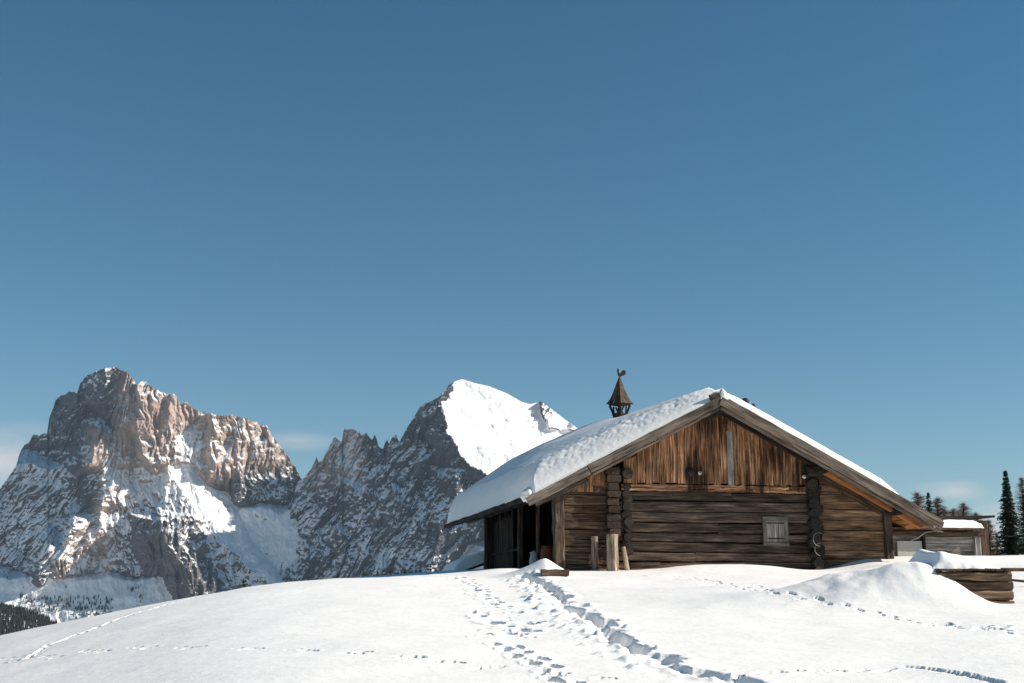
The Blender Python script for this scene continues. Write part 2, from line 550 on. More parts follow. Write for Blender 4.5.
# second line of deep prints beside it and the milling-about patch
prints([(456, 577), (470, 584), (484, 595), (496, 604), (503, 610)], .34, .15, .10, .12)
for (x, y, w, h) in [(479, 617, 9, 7), (488, 622, 12, 9), (494, 623, 10, 8), (516, 614, 10, 10), (528, 623, 11, 8), (508, 634, 12, 9), (530, 631, 10, 7),
                     (520, 630, 9, 7), (505, 626, 10, 6), (478, 637, 7, 4), (485, 634, 6, 4), (540, 622, 6, 3), (521, 634, 7, 4)]:
    p = px_ground(x, y)
    stamp(p[0], p[1], rg.uniform(0, 3), w * .0145, w * .0145, .06 + h * .012, .15, rg.randint(0, 900), .45)
for _ in range(60):
    p = px_ground(rg.uniform(472, 545), rg.uniform(608, 638))
    rr = rg.uniform(.03, .08)
    stamp(p[0], p[1], rg.uniform(0, 3), rr * 1.4, rr, rg.choice((-1, 1, 1)) * rr * rg.uniform(.3, .6), 0, rg.randint(0, 900), .5, .8)
prints([(506, 645), (517, 655), (530, 662), (546, 668), (556, 676), (572, 684)], .30, .16, .085, .12, .09)
# hare track on the left, and single paw groups crossing the slope
for i, (p, an) in enumerate(path_points([(4, 663), (27, 659), (48, 645), (72, 636), (95, 628), (120, 618), (160, 607), (195, 597), (225, 590)], .21)):
    stamp(p[0] + rg.gauss(0, .02), p[1] + rg.gauss(0, .02), an, .13, .05, .055, .6, rg.randint(0, 900))
for i, (x, y) in enumerate([(18, 658), (57, 656), (104, 650), (152, 647), (200, 647), (257, 648), (310, 649), (364, 653), (416, 658), (457, 662), (495, 667), (560, 674), (606, 678)]):
    for k in range(4):
        p = px_ground(x - k * 6.5 + rg.uniform(-1, 1), y + rg.uniform(-.8, .8))
        stamp(p[0], p[1], rg.uniform(-.3, .3), .085 if k else .11, .045, .075 if k == 0 else .035, .5, rg.randint(0, 900))
# track running along the hut and away to the right
prints([(676, 579), (712, 581), (740, 587), (770, 592), (800, 597), (830, 602), (850, 607), (875, 611), (905, 620), (925, 623), (960, 627), (992, 631), (1030, 636)], .27, .105, .038, .045, .05, .02)
prints([(640, 576), (690, 577), (730, 584), (764, 588)], .4, .12, .05, .05, .05, .02)
for x0, x1, y0, y1 in ((922, 946, 622, 626), (970, 1003, 626, 631)):
    for k in range(9):
        p = px_ground(rg.uniform(x0, x1), y0 + (y1 - y0) * rg.random())
        stamp(p[0], p[1], rg.uniform(-.4, .4), .13, .07, .06, .1, rg.randint(0, 900), .2)
# bottom right: a ploughed line
prints([(728, 676), (760, 673), (790, 672), (830, 671), (870, 671), (900, 669)], .16, .12, .05, .05, .03, .02, .5)
for i, (p, an) in enumerate(path_points([(913, 668), (930, 670), (950, 673), (975, 677), (1000, 683)], .14)):
    stamp(p[0], p[1], an, .14, .085, .036, .1, rg.randint(0, 900), .4)

_n = len(A0); _m = len(Y0)
idx = np.arange(_n * _m).reshape(_m, _n)
gf = np.stack([idx[:-1, :-1], idx[:-1, 1:], idx[1:, 1:], idx[1:, :-1]], -1).reshape(-1, 4)
gv = np.stack([GX, GY, GZ], -1).reshape(-1, 3)
ground = mesh_obj('ground', gv, gf, M_SNOW, smooth=True)
tag(ground, 'smooth snow slope crossed by a trodden trench and animal tracks', 'snow slope', kind='structure')


def gz(x, y):
    return float(ground_smooth(np.array([x]), np.array([y]))[0])
# ------------------------------------------------------------------ mountains
def mountain_mat():
    t = NT('alpine_rock_and_snow')
    p = t.n('ShaderNodeNewGeometry').outputs['Position']
    sn = t.attr('snow').outputs['Fac']
    v1 = t.noise(p, .006, 6, .6); v2 = t.noise(t.mapping(p, (1, 1, .22)), .03, 6, .65); v3 = t.noise(t.mapping(p, (.35, .35, 2.2)), .03, 5, .6)
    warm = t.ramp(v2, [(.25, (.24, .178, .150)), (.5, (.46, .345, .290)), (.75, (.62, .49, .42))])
    grey = t.ramp(v3, [(.3, (.036, .041, .049)), (.7, (.112, .124, .142))])  # dark bluish rock: shade put into the colour of the unlit faces
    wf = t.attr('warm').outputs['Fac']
    rock = t.mix(t.math('MULTIPLY', t.ramp(v1, [(.25, .65), (.55, 1.0)]), wf), grey, warm)  # mask paints sunlit faces tan and shaded faces blue grey
    fine = t.noise(p, .13, 8, .74)
    m = t.math('ADD', sn, t.math('MULTIPLY', t.math('SUBTRACT', fine, .5), 1.05))
    sf = t.ramp(m, [(.40, 0.0), (.66, 1.0)])
    col = t.mix(sf, rock, (.76, .77, .785))
    n = t.bump(t.noise(t.mapping(p, (1, 1, .5)), .05, 8, .75), 1.0, 11.0)
    n = t.bump(t.noise(p, .3, 4, .7), .5, 1.8, n)
    n2 = t.n('ShaderNodeMix', data_type='VECTOR')
    g = t.n('ShaderNodeNewGeometry').outputs['Normal']
    t.l(t.ramp(sf, [(.35, 0.0), (.85, 1.0)]), n2.inputs[0]); t.l(n, n2.inputs[4]); t.l(t.bump(t.noise(p, .05, 5, .6), .25, 4.0), n2.inputs[5])
    return t.out(col, .9, n2.outputs[1], .1)


M_MOUNT = mountain_mat()


class Wedge:
    """one buttress: a crest line (x, y, distance offset) with a left and a right flank; x, y in units of 1/1300 rad"""
    def __init__(self, crest, kl, kr, kt=3.0, kb=None, snow=(0, 0), rough=(1, 1), soft=0.0):
        self.c = np.array(sorted(crest, key=lambda q: q[1]), float)
        self.kl, self.kr, self.kt, self.kb, self.snow, self.rough, self.soft = kl, kr, kt, kb, snow, rough, soft

    def eval(self, X, Y):
        y = self.c[:, 1]
        xc = np.interp(Y, y, self.c[:, 0]); dc = np.interp(Y, y, self.c[:, 2])
        if len(y) > 1:
            s = (self.c[-1] - self.c[-2]) / (y[-1] - y[-2])
            below = np.clip(Y - y[-1], 0, None)
            xc = xc + s[0] * below
            dc = dc + (s[2] if self.kb is None else self.kb) * below
        dc = dc + self.kt * np.clip(y[0] - Y, 0, None)
        dx = X - xc
        k = np.where(dx < 0, self.kl, self.kr)
        if self.soft: ad = np.sqrt(dx * dx + self.soft ** 2) - self.soft
        else: ad = np.abs(dx)
        return dc + k * ad, dx


def blur(A, n):
    for _ in range(n):
        A[1:-1, 1:-1] = (A[1:-1, 1:-1] * 2 + A[:-2, 1:-1] + A[2:, 1:-1] + A[1:-1, :-2] + A[1:-1, 2:]) / 6
    return A


def relief(name, label, sky, wedges, D0, x0, x1, ybase, shear=None, S_M=3.5, seed=0, snow_th=.42, jag=1.0, lit_warmf=None, step=.62, rows=400, bias=None):
    sky = np.array(sky, float)
    xs = np.arange(x0, x1, step)
    ysk = np.interp(xs, sky[:, 0], sky[:, 1])
    ysk = ysk + jag * (1.5 * pnoise(xs / 5.0, 0.3, seed + .5) + 1.1 * pnoise(xs / 2.1, 4.3, seed + .2)) * (np.interp(xs, sky[:, 0], sky[:, 2]) if sky.shape[1] > 2 else 1.0)
    t = np.linspace(0, 1, rows) ** 1.0
    X = np.repeat(xs[None, :], rows, 0)
    Y = ysk[None, :] + (ybase - ysk[None, :]) * t[:, None]
    wx = X + 6.0 * fbm(X / 28, Y / 28, 0, 5, seed + 40); wy = Y + 6.0 * fbm(X / 28, Y / 28, 7.7, 5, seed + 41)
    best = np.full(X.shape, 1e9); snow = np.zeros_like(X); rough = np.ones_like(X)
    for w in wedges:
        d, dx = w.eval(wx, wy)
        m = d < best
        best = np.where(m, d, best)
        sf = sstep(-3, 3, dx)
        snow = np.where(m, w.snow[0] * (1 - sf) + w.snow[1] * sf, snow)
        rough = np.where(m, w.rough[0] * (1 - sf) + w.rough[1] * sf, rough)
    blur(snow, 6); blur(rough, 6)
    Xs = (X if shear is None else X + shear(X, Y) * (Y - 480)) + 7 * fbm(X / 38, Y / 38, 2.0, 3, seed + 61)
    n1 = ridged(Xs / 40, Y / 130, 0, 2, seed + 1)
    n2 = ridged(Xs / 14, Y / 40, 0, 4, seed + 2, .55)
    n4 = ridged(Xs / 9, Y / 11, 0, 4, seed + 12, .55)
    n3 = fbm(Xs / 3.6, Y / 4.6, 0, 3, seed + 3, .6)
    ph = Y / 10.0 + 1.1 * fbm(X / 30, Y / 30, 5.5, 3, seed + 4) + X / 160
    fr = ph - np.floor(ph)
    terr = np.where(fr < .75, fr / .75, (1 - fr) / .25) - .5
    tm = .5 + .5 * pnoise(X / 18, Y / 18, 2.2, seed + 17)
    n0 = fbm(X / 60, Y / 60, 0, 2, seed + 6)
    coarse = -(9.0 * n1 + 5.4 * n2 + 1.5 * n4) * rough + 5 * n0 * np.minimum(rough * 1.6, 1) - 1.5 * terr * tm * rough
    g1 = np.clip(1 - np.abs(pnoise(Xs / 10, Y / 55, .4, seed + 50)) * 4.2, 0, 1) ** 1.5 * sstep(-.35, .25, pnoise(X / 25, Y / 30, 0, seed + 51))
    g2 = np.clip(1 - np.abs(pnoise(Xs / 4.6, Y / 26, .4, seed + 52)) * 3.4, 0, 1) ** 1.5 * sstep(-.2, .3, pnoise(X / 14, Y / 18, 0, seed + 53))
    g3 = np.clip(1 - np.abs(pnoise(X / 30 + Y / 60, Y / 6.5, .4, seed + 54)) * 4.0, 0, 1) ** 2 * sstep(0, .4, pnoise(X / 20, Y / 20, 3, seed + 55))
    disp = coarse - 1.0 * n3 * rough + (6.0 * g1 + 3.0 * g2 + 1.6 * g3) * np.clip(rough, 0, 1)
    D = D0 + S_M * (best + disp)
    R = (_fw[None, None, :] + _rt * ((X - 512) / FPX)[..., None] + _up * ((341.5 - Y) / FPX)[..., None])
    P = CAM + R * (D / R[..., 1])[..., None]
    # the far side: the mountain goes on behind its skyline and falls away
    back = []
    for j in range(1, 15):
        q = P[0].copy()
        q[:, 1] += j * 60; q[:, 2] -= j * 30 + j * j * 3.0
        back.append(q)
    V = np.concatenate([np.array(back[::-1]), P], 0)
    rr, cc = V.shape[:2]
    # how level the ground lies decides the snow cover
    Ds = blur(D0 + S_M * (best + coarse), 2)
    Ps = CAM + R * (Ds / R[..., 1])[..., None]
    du = np.gradient(Ps, axis=1); dv = np.gradient(Ps, axis=0)
    N = np.cross(dv, du); N /= np.linalg.norm(N, axis=-1)[..., None] + 1e-9
    N = np.where(N[..., 1:2] > 0, -N, N)
    nz = N[..., 2]
    Du = np.gradient(P, axis=1); Dv = np.gradient(P, axis=0)
    N2 = np.cross(Dv, Du); N2 /= np.linalg.norm(N2, axis=-1)[..., None] + 1e-9
    nf = np.where(N2[..., 1] > 0, -N2[..., 2], N2[..., 2])
    cover = .5 + (nz - snow_th) * .85 + snow * 1.3 + .28 * fbm(X / 45, Y / 38, 8.8, 3, seed + 29) + (nf - nz) * .75 + .13 * ridged(Xs / 7, Y / 26, 3.3, 4, seed + 9, .65) - .17 + .22 * fbm(X / 4, Y / 4, 1.1, 3, seed + 19, .7)
    if bias is not None: cover = cover + bias(X, Y)
    cover = np.clip(cover, -.6, 1.8)
    cov = np.concatenate([np.ones((14, cc)), cover], 0)
    wm = np.ones_like(cov) if lit_warmf is None else np.concatenate([np.ones((14, cc)), np.clip(lit_warmf(X, Y), 0, 1)], 0)
    idx = np.arange(rr * cc).reshape(rr, cc)
    f = np.stack([idx[:-1, :-1], idx[1:, :-1], idx[1:, 1:], idx[:-1, 1:]], -1).reshape(-1, 4)
    o = mesh_obj(name, V.reshape(-1, 3), f, M_MOUNT, smooth=True, extra={'snow': cov.ravel(), 'warm': wm.ravel()})
    tag(o, label, 'mountain', kind='structure')
    return X, Y, P


sky1 = [(-60, 560), (-30, 520), (0, 489), (16, 466), (21, 450), (33, 436), (47, 434), (49, 420), (56, 399), (63, 394), (70, 391.5), (77, 392.5), (80.6, 383), (89, 375),
        (95, 371), (101, 369), (115, 368), (126, 372), (134, 379), (137, 383), (145, 381), (151, 386), (159, 390), (168, 392), (176, 396), (180, 404), (187, 403), (197, 410), (208, 414),
        (218, 415), (230, 415), (248, 418.5), (258, 424), (267, 426.5), (276, 440), (288, 457), (297, 469), (303, 482), (312, 500), (345, 540)]
CL = (-.14, -.14)
mt1 = [
    Wedge([(100, 366, 0), (127, 388, -3), (117, 432, -12), (105, 462, -22), (101, 495, -32), (97, 524, -42), (82, 553, -52), (60, 575, -60), (8, 600, -70)], 1.2, .8, rough=(1.0, .9), snow=(-.08, .16)),
    Wedge([(104, 370, -3.7), (103, 402, -8.7)], 1.8, .5, kb=2.5, rough=(.7, .7)),
    Wedge([(121, 369, -5), (124, 402, -8.7)], .9, .5, kb=2.5, rough=(.7, .7)),
    Wedge([(101, 430, -18.6), (88, 466, -31)], 1.6, .45, kb=1.6, kt=2.5, rough=(.6, .6), snow=CL),
    Wedge([(66, 438, 24), (76, 460, 10)], 9.0, .25, kb=1.6, kt=2.5, snow=(-.15, .35), rough=(.6, .3)),
    Wedge([(77, 394, 30), (70, 440, 16)], 1.2, .6, kb=1.2, rough=(.8, .8), snow=CL),
    Wedge([(137, 384, -9.3), (142, 440, -17.4), (150, 465, -22.3)], 1.7, .85, kb=2.0, rough=(.9, .9), snow=CL),
    Wedge([(170, 394, 2), (166, 455, -8.7)], .9, .85, kb=.9, rough=(.9, .9), snow=CL),
    Wedge([(214, 414, 12), (208, 478, -3.1)], .7, .8, kb=.3, rough=(.9, .9), snow=CL),
    Wedge([(238, 416, 28), (240, 500, 6)], .5, .8, kb=.3, rough=(.9, .9), snow=CL),
    Wedge([(268, 427, 44), (266, 500, 24)], .5, .9, kb=.3, rough=(.9, .9), snow=CL),
    # the lit snow apron under the cliffs
    Wedge([(170, 466, -6), (204, 522, -34), (246, 562, -54)], .15, .95, kt=4, snow=(.17, .30), rough=(.75, .18), soft=8),
    # knolls at the foot
    Wedge([(160, 518, -58), (178, 560, -76), (196, 600, -92)], 1.0, .7, kt=4, rough=(1.1, 1.1), snow=(-.16, -.2)),
    Wedge([(70, 526, -53.3), (58, 562, -69.4)], 2.4, .9, kt=2, kb=1.0, rough=(1, 1)),
    Wedge([(50, 548, -60.8), (36, 580, -71.9)], 2.0, .9, kt=2, kb=1.0, rough=(1, 1)),
    Wedge([(90, 578, -62), (90, 640, -105)], .03, .06, kt=5, snow=(.35, .35), rough=(.12, .12)),
    Wedge([(262, 512, -2), (258, 600, -66)], .35, .08, kt=5, snow=(.3, .3), rough=(.2, .2), soft=12),
]
sh1 = lambda X, Y: (.6) * (1 - sstep(-8, 14, X - np.interp(Y, [380, 432, 505, 560], [126, 112, 98, 60])))
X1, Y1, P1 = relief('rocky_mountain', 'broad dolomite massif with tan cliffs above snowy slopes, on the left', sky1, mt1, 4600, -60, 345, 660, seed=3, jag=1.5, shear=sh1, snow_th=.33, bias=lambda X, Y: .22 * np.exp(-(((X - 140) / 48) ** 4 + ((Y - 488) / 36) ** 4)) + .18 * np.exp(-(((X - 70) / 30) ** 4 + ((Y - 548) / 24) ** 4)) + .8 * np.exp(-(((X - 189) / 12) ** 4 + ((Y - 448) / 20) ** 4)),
                    lit_warmf=lambda X, Y: .1 + .9 * np.maximum(sstep(-9, 9, X - np.interp(Y, [380, 432, 505, 560], [118, 112, 98, 50])), np.exp(-(((X - 98) / 13) ** 4 + ((Y - 450) / 22) ** 4))) * (1 - .9 * sstep(488, 508, Y + .25 * (X - 150)) * sstep(104, 122, X)))  # tan on the lit side of the crest; shade coloured into left flank and knoll

sky2 = [(244, 660, .5), (266, 600, .5), (276, 545, 1), (284, 520, 1), (292, 500, 1), (298, 482, 1), (303, 480, 1), (310, 470, 1.2), (315, 462, 1.2), (316.5, 456, 1.2), (319, 462, 1), (324, 459, 1.2), (330, 445, 1.2), (335, 436, 1), (338, 439, 1), (341.5, 443, 1),
        (344, 430, 1), (355, 428.5, .8), (362, 435.5, 1), (366, 432, 1.2), (369, 436, 1.2), (372, 441, 1), (375, 434, 1), (379, 447, 1.2), (383, 449, 1), (386.5, 438, 1), (389, 444, 1), (393, 437, 1), (396, 434.5, 1), (399.5, 442, 1.2), (402, 437, 1), (406, 429, 1), (414.6, 416, .9),
        (420, 405.7, .9), (428.6, 402, .7), (439, 397, .5), (449.7, 384.6, .5), (456, 381, .2), (462, 379, .2), (474, 383, .1), (488, 386, .1), (506, 393, .1), (522, 402, .2), (530.5, 404, .4),
        (541, 401.4, .4), (551.5, 409, .3), (565.6, 420, .1), (578, 428.5, .1), (640, 470, .2), (720, 530, .3), (800, 590, .3), (860, 650, .3)]
mt2 = [
    Wedge([(456, 376, -70), (442, 402, -76), (452, 440, -92), (480, 470, -108), (507, 500, -122), (545, 560, -150)], 1.15, .72, rough=(1.0, .035), snow=(-.05, .7), soft=0, kt=1),
    Wedge([(404, 432, -22), (388, 500, -45), (352, 580, -78)], .95, .8, rough=(1, 1)),
    Wedge([(366, 436, 14), (347, 500, -14), (303, 575, -50)], .95, .8, rough=(1, 1)),
    Wedge([(347, 428, 28), (338, 470, 18), (316, 520, -4)], 1.2, .6, rough=(.8, .8), kb=.6, snow=CL),
    Wedge([(335, 438, 34), (326, 475, 26)], 1.2, .5, rough=(.7, .7), kb=1.0, snow=CL),
    Wedge([(318, 458, 45), (303, 500, 26), (278, 560, -6)], 1.1, .5, rough=(.9, .9)),
    Wedge([(426, 404, -52), (417, 470, -76), (397, 530, -102), (382, 590, -122)], 1.0, .7, rough=(1, 1)),
    Wedge([(466, 470, -100), (442, 520, -126), (418, 590, -150)], 1.0, .9, rough=(1, 1)),
    Wedge([(482, 545, -120), (470, 640, -190)], 1.0, .2, kt=4, rough=(.15, .15), snow=(.35, .35)),
    Wedge([(541, 400, -8), (549, 428, -18)], .8, .7, rough=(.6, .5), snow=(-.2, .05), kb=2),
]
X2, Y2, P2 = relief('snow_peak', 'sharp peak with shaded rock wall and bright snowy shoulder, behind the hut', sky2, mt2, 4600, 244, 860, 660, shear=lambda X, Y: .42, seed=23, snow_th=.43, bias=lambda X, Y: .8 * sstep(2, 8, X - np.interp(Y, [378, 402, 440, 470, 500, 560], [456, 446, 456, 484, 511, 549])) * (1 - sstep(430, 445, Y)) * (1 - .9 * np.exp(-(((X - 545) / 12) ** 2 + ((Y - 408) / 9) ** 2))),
                    lit_warmf=lambda X, Y: .05 + .7 * (1 - sstep(355, 372, X)) * (1 - sstep(470, 500, Y)))  # tan on the lit pinnacles, painted shade grey on the rest of the wall
# ------------------------------------------------------------------ the hut, in its own frame: u right along the gable, v back along the ridge, z up
rnd = random.Random(21)
UR, ZR, PT = 4.05, 4.31, .52          # ridge position, deck height at the ridge, pitch
V0, V1 = -.80, 12.6                   # roof from front to back
UL, URT = -.72, 9.92                  # eaves


def zdeck(u): return ZR - PT * abs(u - UR)


hut = thing('log_hut', 'long old log hut with weathered gable under a snowy roof', 'hut', tuple(HO), TH)

# --- log wall of the core: hewn logs laid one on another, front first
B = Builder()
zs = [-.55, -.25, .03, .27, .50, .74, .98, 1.24, 1.50, 1.77, 2.02]
for i in range(len(zs) - 1):
    h = zs[i + 1] - zs[i]
    zc = (zs[i] + zs[i + 1]) / 2
    dv = rnd.uniform(-.045, .05)
    tilt = rnd.uniform(-.02, .02)
    splits = [1.45, 6.95] if i % 3 else [1.45, rnd.uniform(3.5, 5), 6.95]
    for a, b in zip(splits[:-1], splits[1:]):
        B.beam((a, .10 + dv, zc - tilt), (b - .004, .10 + dv, zc + tilt), h - .020, .20 + .03 * rnd.random(), up=(0, 1, 0), seg=.4, jit=.007, bev=.11, bow=.005, tone=rnd.uniform(.15, .95))
B.build('log_wall', W_LOG, hut)
# left side of the core seen through the porch, right side and back: upright and lying boards
B = Builder()
for k in range(40):
    v = .35 + k * .28
    B.beam((1.46 + rnd.uniform(-.015, .015), v, -.6), (1.46, v, zdeck(1.46) - .16), .27, .05, up=(1, 0, 0), seg=.8, jit=.006, tone=rnd.uniform(.1, .5))
for k in range(14):
    z = -.55 + k * .27
    if z < zdeck(8.75) - .2: B.beam((8.70, .25, z), (8.70, 11.6, z), .26, .16, up=(1, 0, 0), seg=.6, jit=.01)
    for a, b in ((1.5, 8.75),):
        if z < 2.2: B.beam((a, 11.6, z), (b, 11.6, z), .26, .16, up=(0, 1, 0), seg=.6, jit=.01)
for k in range(36):
    u = 1.6 + k * .2
    zt = zdeck(u) - .16
    B.beam((u, 11.6, 2.1), (u, 11.6, zt), .19, .05, up=(0, 1, 0), seg=1.0, jit=.004)
B.build('rear_wall', W_DARK, hut)  # side seen through the porch: shade put into the dark wood colour

# --- annex walls left and right of the core, planks
def plank_wall(u0, u1, name, mat, v=.06, tl=(.2, .8), hh=(.17, .26), ztop=None, z=-.55):
    B = Builder()
    while True:
        h = rnd.uniform(*hh)
        ul, ur = u0, u1
        lim = max(zdeck(u0), zdeck(u1)) - .14 if ztop is None else ztop
        if z > lim: break
        # cut the plank where the roof comes down
        zt = z + h
        if ztop is None:
            if u0 > UR: ur = min(u1, UR + (ZR - .14 - zt) / PT + .06)
            else: ul = max(u0, UR - (ZR - .14 - zt) / PT - .06)
        if ur - ul > .12:
            dv = rnd.uniform(-.012, .012)
            B.beam((ul, v + dv, z + h / 2 + rnd.uniform(-.006, .006)), (ur, v + dv, z + h / 2 + rnd.uniform(-.006, .006)), h - .014, .08, up=(0, 1, 0), seg=.3, jit=.005, bev=.14, tone=rnd.uniform(*tl))
        z += h
    return B.build(name, mat, hut)


plank_wall(.18, 1.30, 'plank_wall', W_PLANK, tl=(.25, .6), ztop=1.95)
plank_wall(6.98, 8.74, 'plank_wall', W_WARM, v=.05, tl=(.35, 1.0), hh=(.18, .28))
B = Builder()
u = .32
while u < 1.28:
    w = rnd.uniform(.15, .24)
    if zdeck(u + w / 2) - .14 > 2.05:
        B.beam((u + w / 2, .035, 1.96), (u + w / 2, .035, zdeck(u + w / 2) - .10), w - .01, .04, up=(0, 1, 0), seg=.1, jit=.004, tone=rnd.uniform(.35, .8))
    u += w
B.build('annex_boarding', W_ORANGE, hut)

# --- gable boarding, jagged at its lower edge
def stain_boards(B, u, w, z0, z1, tone):
    B.beam((u, -.02 + rnd.uniform(-.012, .012), z0), (u + rnd.uniform(-.01, .01), -.02 + rnd.uniform(-.01, .01), z1), w - .012, .035, up=(0, 1, 0), seg=.09, jit=.004, bev=.1, tone=tone)


B = Builder(); BP = Builder()
u = 1.72
while u < 6.62:
    w = rnd.uniform(.13, .21)
    c = u + w / 2
    z0 = 2.20 + rnd.uniform(-.035, .03); z1 = zdeck(c) - .13
    if 4.50 < c < 4.69: stain_boards(BP, c, w, 2.19, z1 - .35, .8); stain_boards(B, c, w - .01, z1 - .40, z1, .7)
    else: stain_boards(B, c, w, z0, z1, (rnd.uniform(.55, 1.0) if c < 3.3 else rnd.uniform(.25, .75)))
    u += w
B.build('gable_boarding', W_ORANGE, hut)
o = BP.build('pale_board', W_GREY, hut); o['label'] = 'silvery pale board among the brown gable boards'
B = Builder()
for zz, h in ((2.13, .11), (2.045, .07)):
    u = 1.66
    while u < 6.6:
        L = rnd.uniform(.8, 1.9)
        B.beam((u, .0, zz), (min(u + L, 6.64), .0, zz - .002), h - .01, .08, up=(0, 1, 0), seg=.12, jit=.010, tone=rnd.uniform(.3, .9))
        u += L + .004
B.build('tie_board', W_ORANGE, hut)
# backing behind every front wall so that no daylight shows through
B = Builder()
B.beam((1.5, .34, .7), (6.9, .34, .7), 2.6, .06, up=(0, 1, 0), seg=3)
for k in range(30):
    uu = .25 + k * .29
    if zdeck(uu) - .2 > 1.0: B.beam((uu, .26, .2), (uu, .26, zdeck(uu) - .17), .289, .04, up=(0, 1, 0), seg=3, jit=0)
B.build('inner_lining', W_DARK, hut)

# --- corner joints: squared log ends left, blackened round ends beside them and on the right
B = Builder()
z = .88
while z < 2.62:
    h = rnd.uniform(.17, .21)
    if z + h < 2.66:
        w = rnd.uniform(.22, .40)
        uu = 1.42 + rnd.uniform(-.03, .03)
        B.beam((uu, -.20 + rnd.uniform(-.03, .03), z + h / 2), (uu, .3, z + h / 2), w, h - .02, seg=.3, jit=.012, bev=.15, tone=rnd.uniform(.1, .7))
    z += h
B.build('corner_joint', W_LOG, hut)
B = Builder()
for k in range(10):
    z = .52 + k * .175
    B.log((1.80 + rnd.uniform(-.05, .05), -.14 + rnd.uniform(-.05, .03), z), (1.80, .3, z), rnd.uniform(.10, .145), 9, seg=.3, jit=.02, tone=rnd.uniform(.4, 1.0))
B.log((1.78, -.20, 2.42), (1.78, .3, 2.42), .14, 12, seg=.3, jit=.012, tone=1.3)
B.build('corner_joint', W_DARK, hut)
B = Builder()
for k in range(11):
    z = -.25 + k * .25
    B.log((6.74 + rnd.uniform(-.05, .05), -.22 + rnd.uniform(-.06, .04), z), (6.74, .3, z), rnd.uniform(.125, .18), 10, seg=.3, jit=.02, tone=rnd.uniform(.3, 1.0))
    if k % 2: B.beam((6.90, -.12, z + .1), (6.90, .3, z + .1), .16, .2, seg=.3, jit=.015, tone=rnd.uniform(.4, 1.0))
B.log((6.55, -.1, 2.58), (7.10, -.1, 2.58), .15, 10, seg=.2, jit=.03, tone=.4)
B.build('corner_joint', W_DARK, hut)
# thin iron hoops hung on the right corner
IRON = plain('old_iron', (.20, .185, .165), .5, .3, 30, .6)


def ring(name, c, R, r, mat, parent, axis='v', arc=(0, 2 * PI), n=28):
    vs, fs = [], []
    for i in range(n + 1):
        a = arc[0] + (arc[1] - arc[0]) * i / n
        for j in range(6):
            b = j * 2 * PI / 6
            rr = R + r * math.cos(b)
            vs.append((c[0] + rr * math.cos(a), c[1] + r * math.sin(b), c[2] + rr * math.sin(a)) if axis == 'v' else (c[0] + r * math.sin(b), c[1] + rr * math.cos(a), c[2] + rr * math.sin(a)))
    for i in range(n):
        for j in range(6):
            fs.append((i * 6 + j, i * 6 + (j + 1) % 6, (i + 1) * 6 + (j + 1) % 6, (i + 1) * 6 + j))
    return mesh_obj(name, vs, fs, mat, parent, True)


ring('hoop', (6.72, -.40, .83), .17, .009, IRON, hut, arc=(PI * .35, PI * 1.5))
ring('hoop', (6.74, -.41, .58), .16, .009, IRON, hut, arc=(PI * .5, PI * 1.45))

# --- posts carrying the eaves
B = Builder(); B.beam((.06, .02, -.6), (.04, .02, 2.06), .27, .22, up=(0, 1, 0), seg=.2, jit=.012, bev=.15, tone=.55); B.build('corner_post', W_LOG, hut)
B = Builder(); B.beam((8.84, .0, -.6), (8.78, .0, 1.72), .22, .2, up=(0, 1, 0), seg=.2, jit=.012, bev=.15, tone=.45); B.build('corner_post', W_LOG, hut)
for v, r, tn, mt_ in ((8.95, .17, .5, W_DARK), (4.5, .075, .8, W_LOG), (2.3, .05, .9, W_LOG)):
    B = Builder(); B.beam((.06, v, -.6), (.06, v, zdeck(.06) - .3), r * 2, r * 1.7, up=(0, 1, 0), seg=.4, jit=.01, bev=.2, tone=tn); B.build('porch_post', mt_, hut)
B = Builder()
for k in range(6):
    B.beam((.18 + k * .235, 9.0, -.6), (.18 + k * .235, 9.0, zdeck(.18 + k * .235) - .2), .225, .05, up=(0, 1, 0), seg=.6, jit=.006, tone=rnd.uniform(.2, .8))
for k in range(11):                                        # boarded side, leaving the front bay open
    B.beam((.16, 6.0 + k * .26, -.6), (.16, 6.0 + k * .26, zdeck(.16) - .35 - .25 * rnd.random()), .24, .04, up=(1, 0, 0), seg=.6, jit=.008, tone=rnd.uniform(.1, .6))
B.beam((.14, 4.5, .72), (.14, 8.9, .72), .10, .06, seg=.6, jit=.01, tone=.6)
B.build('porch_boarding', W_DARK, hut)  # porch shade is coloured in by the dark wood
B = Builder()
for k in range(7): B.beam((.1 + k * .19, .2, .06), (.1 + k * .19, 9, .06), .185, .05, seg=2, jit=.004, tone=.3)
B.build('porch_floor', W_DARK, hut)  # floor darkened by its wood colour to read as shaded

# --- roof
roof = None
vs, fs = [], []
B = Builder()
nb = 14
for sgn, ue in ((-1, UL), (1, URT)):
    for k in range(nb):
        f0, f1 = k / nb, (k + 1) / nb
        a = UR + (ue - UR) * f0; b = UR + (ue - UR) * f1
        c = (a + b) / 2
        B.beam((c, V0 + rnd.uniform(0, .03), zdeck(c) - .05), (c, V1 + rnd.uniform(-.1, .1), zdeck(c) - .05), abs(b - a) * math.sqrt(1 + PT * PT) - .01, .06, up=(PT * sgn, 0, 1), seg=1.2, jit=.006, bev=.05, tone=rnd.uniform(.3, .8))
roof = B.build('roof', W_SOFFIT, hut)
# bargeboards: two lengths on the left, one long on the right with a narrow strip below
def barge(u0, u1, dz, hgt, v, tone, thick=.05, mat=W_BARGE):
    B = Builder()
    B.beam((u0, v, zdeck(u0) - dz), (u1, v, zdeck(u1) - dz), hgt, thick, up=(0, 1, 0), seg=.25, jit=.006, bev=.1, tone=tone)
    return B.build('bargeboard', mat, roof)


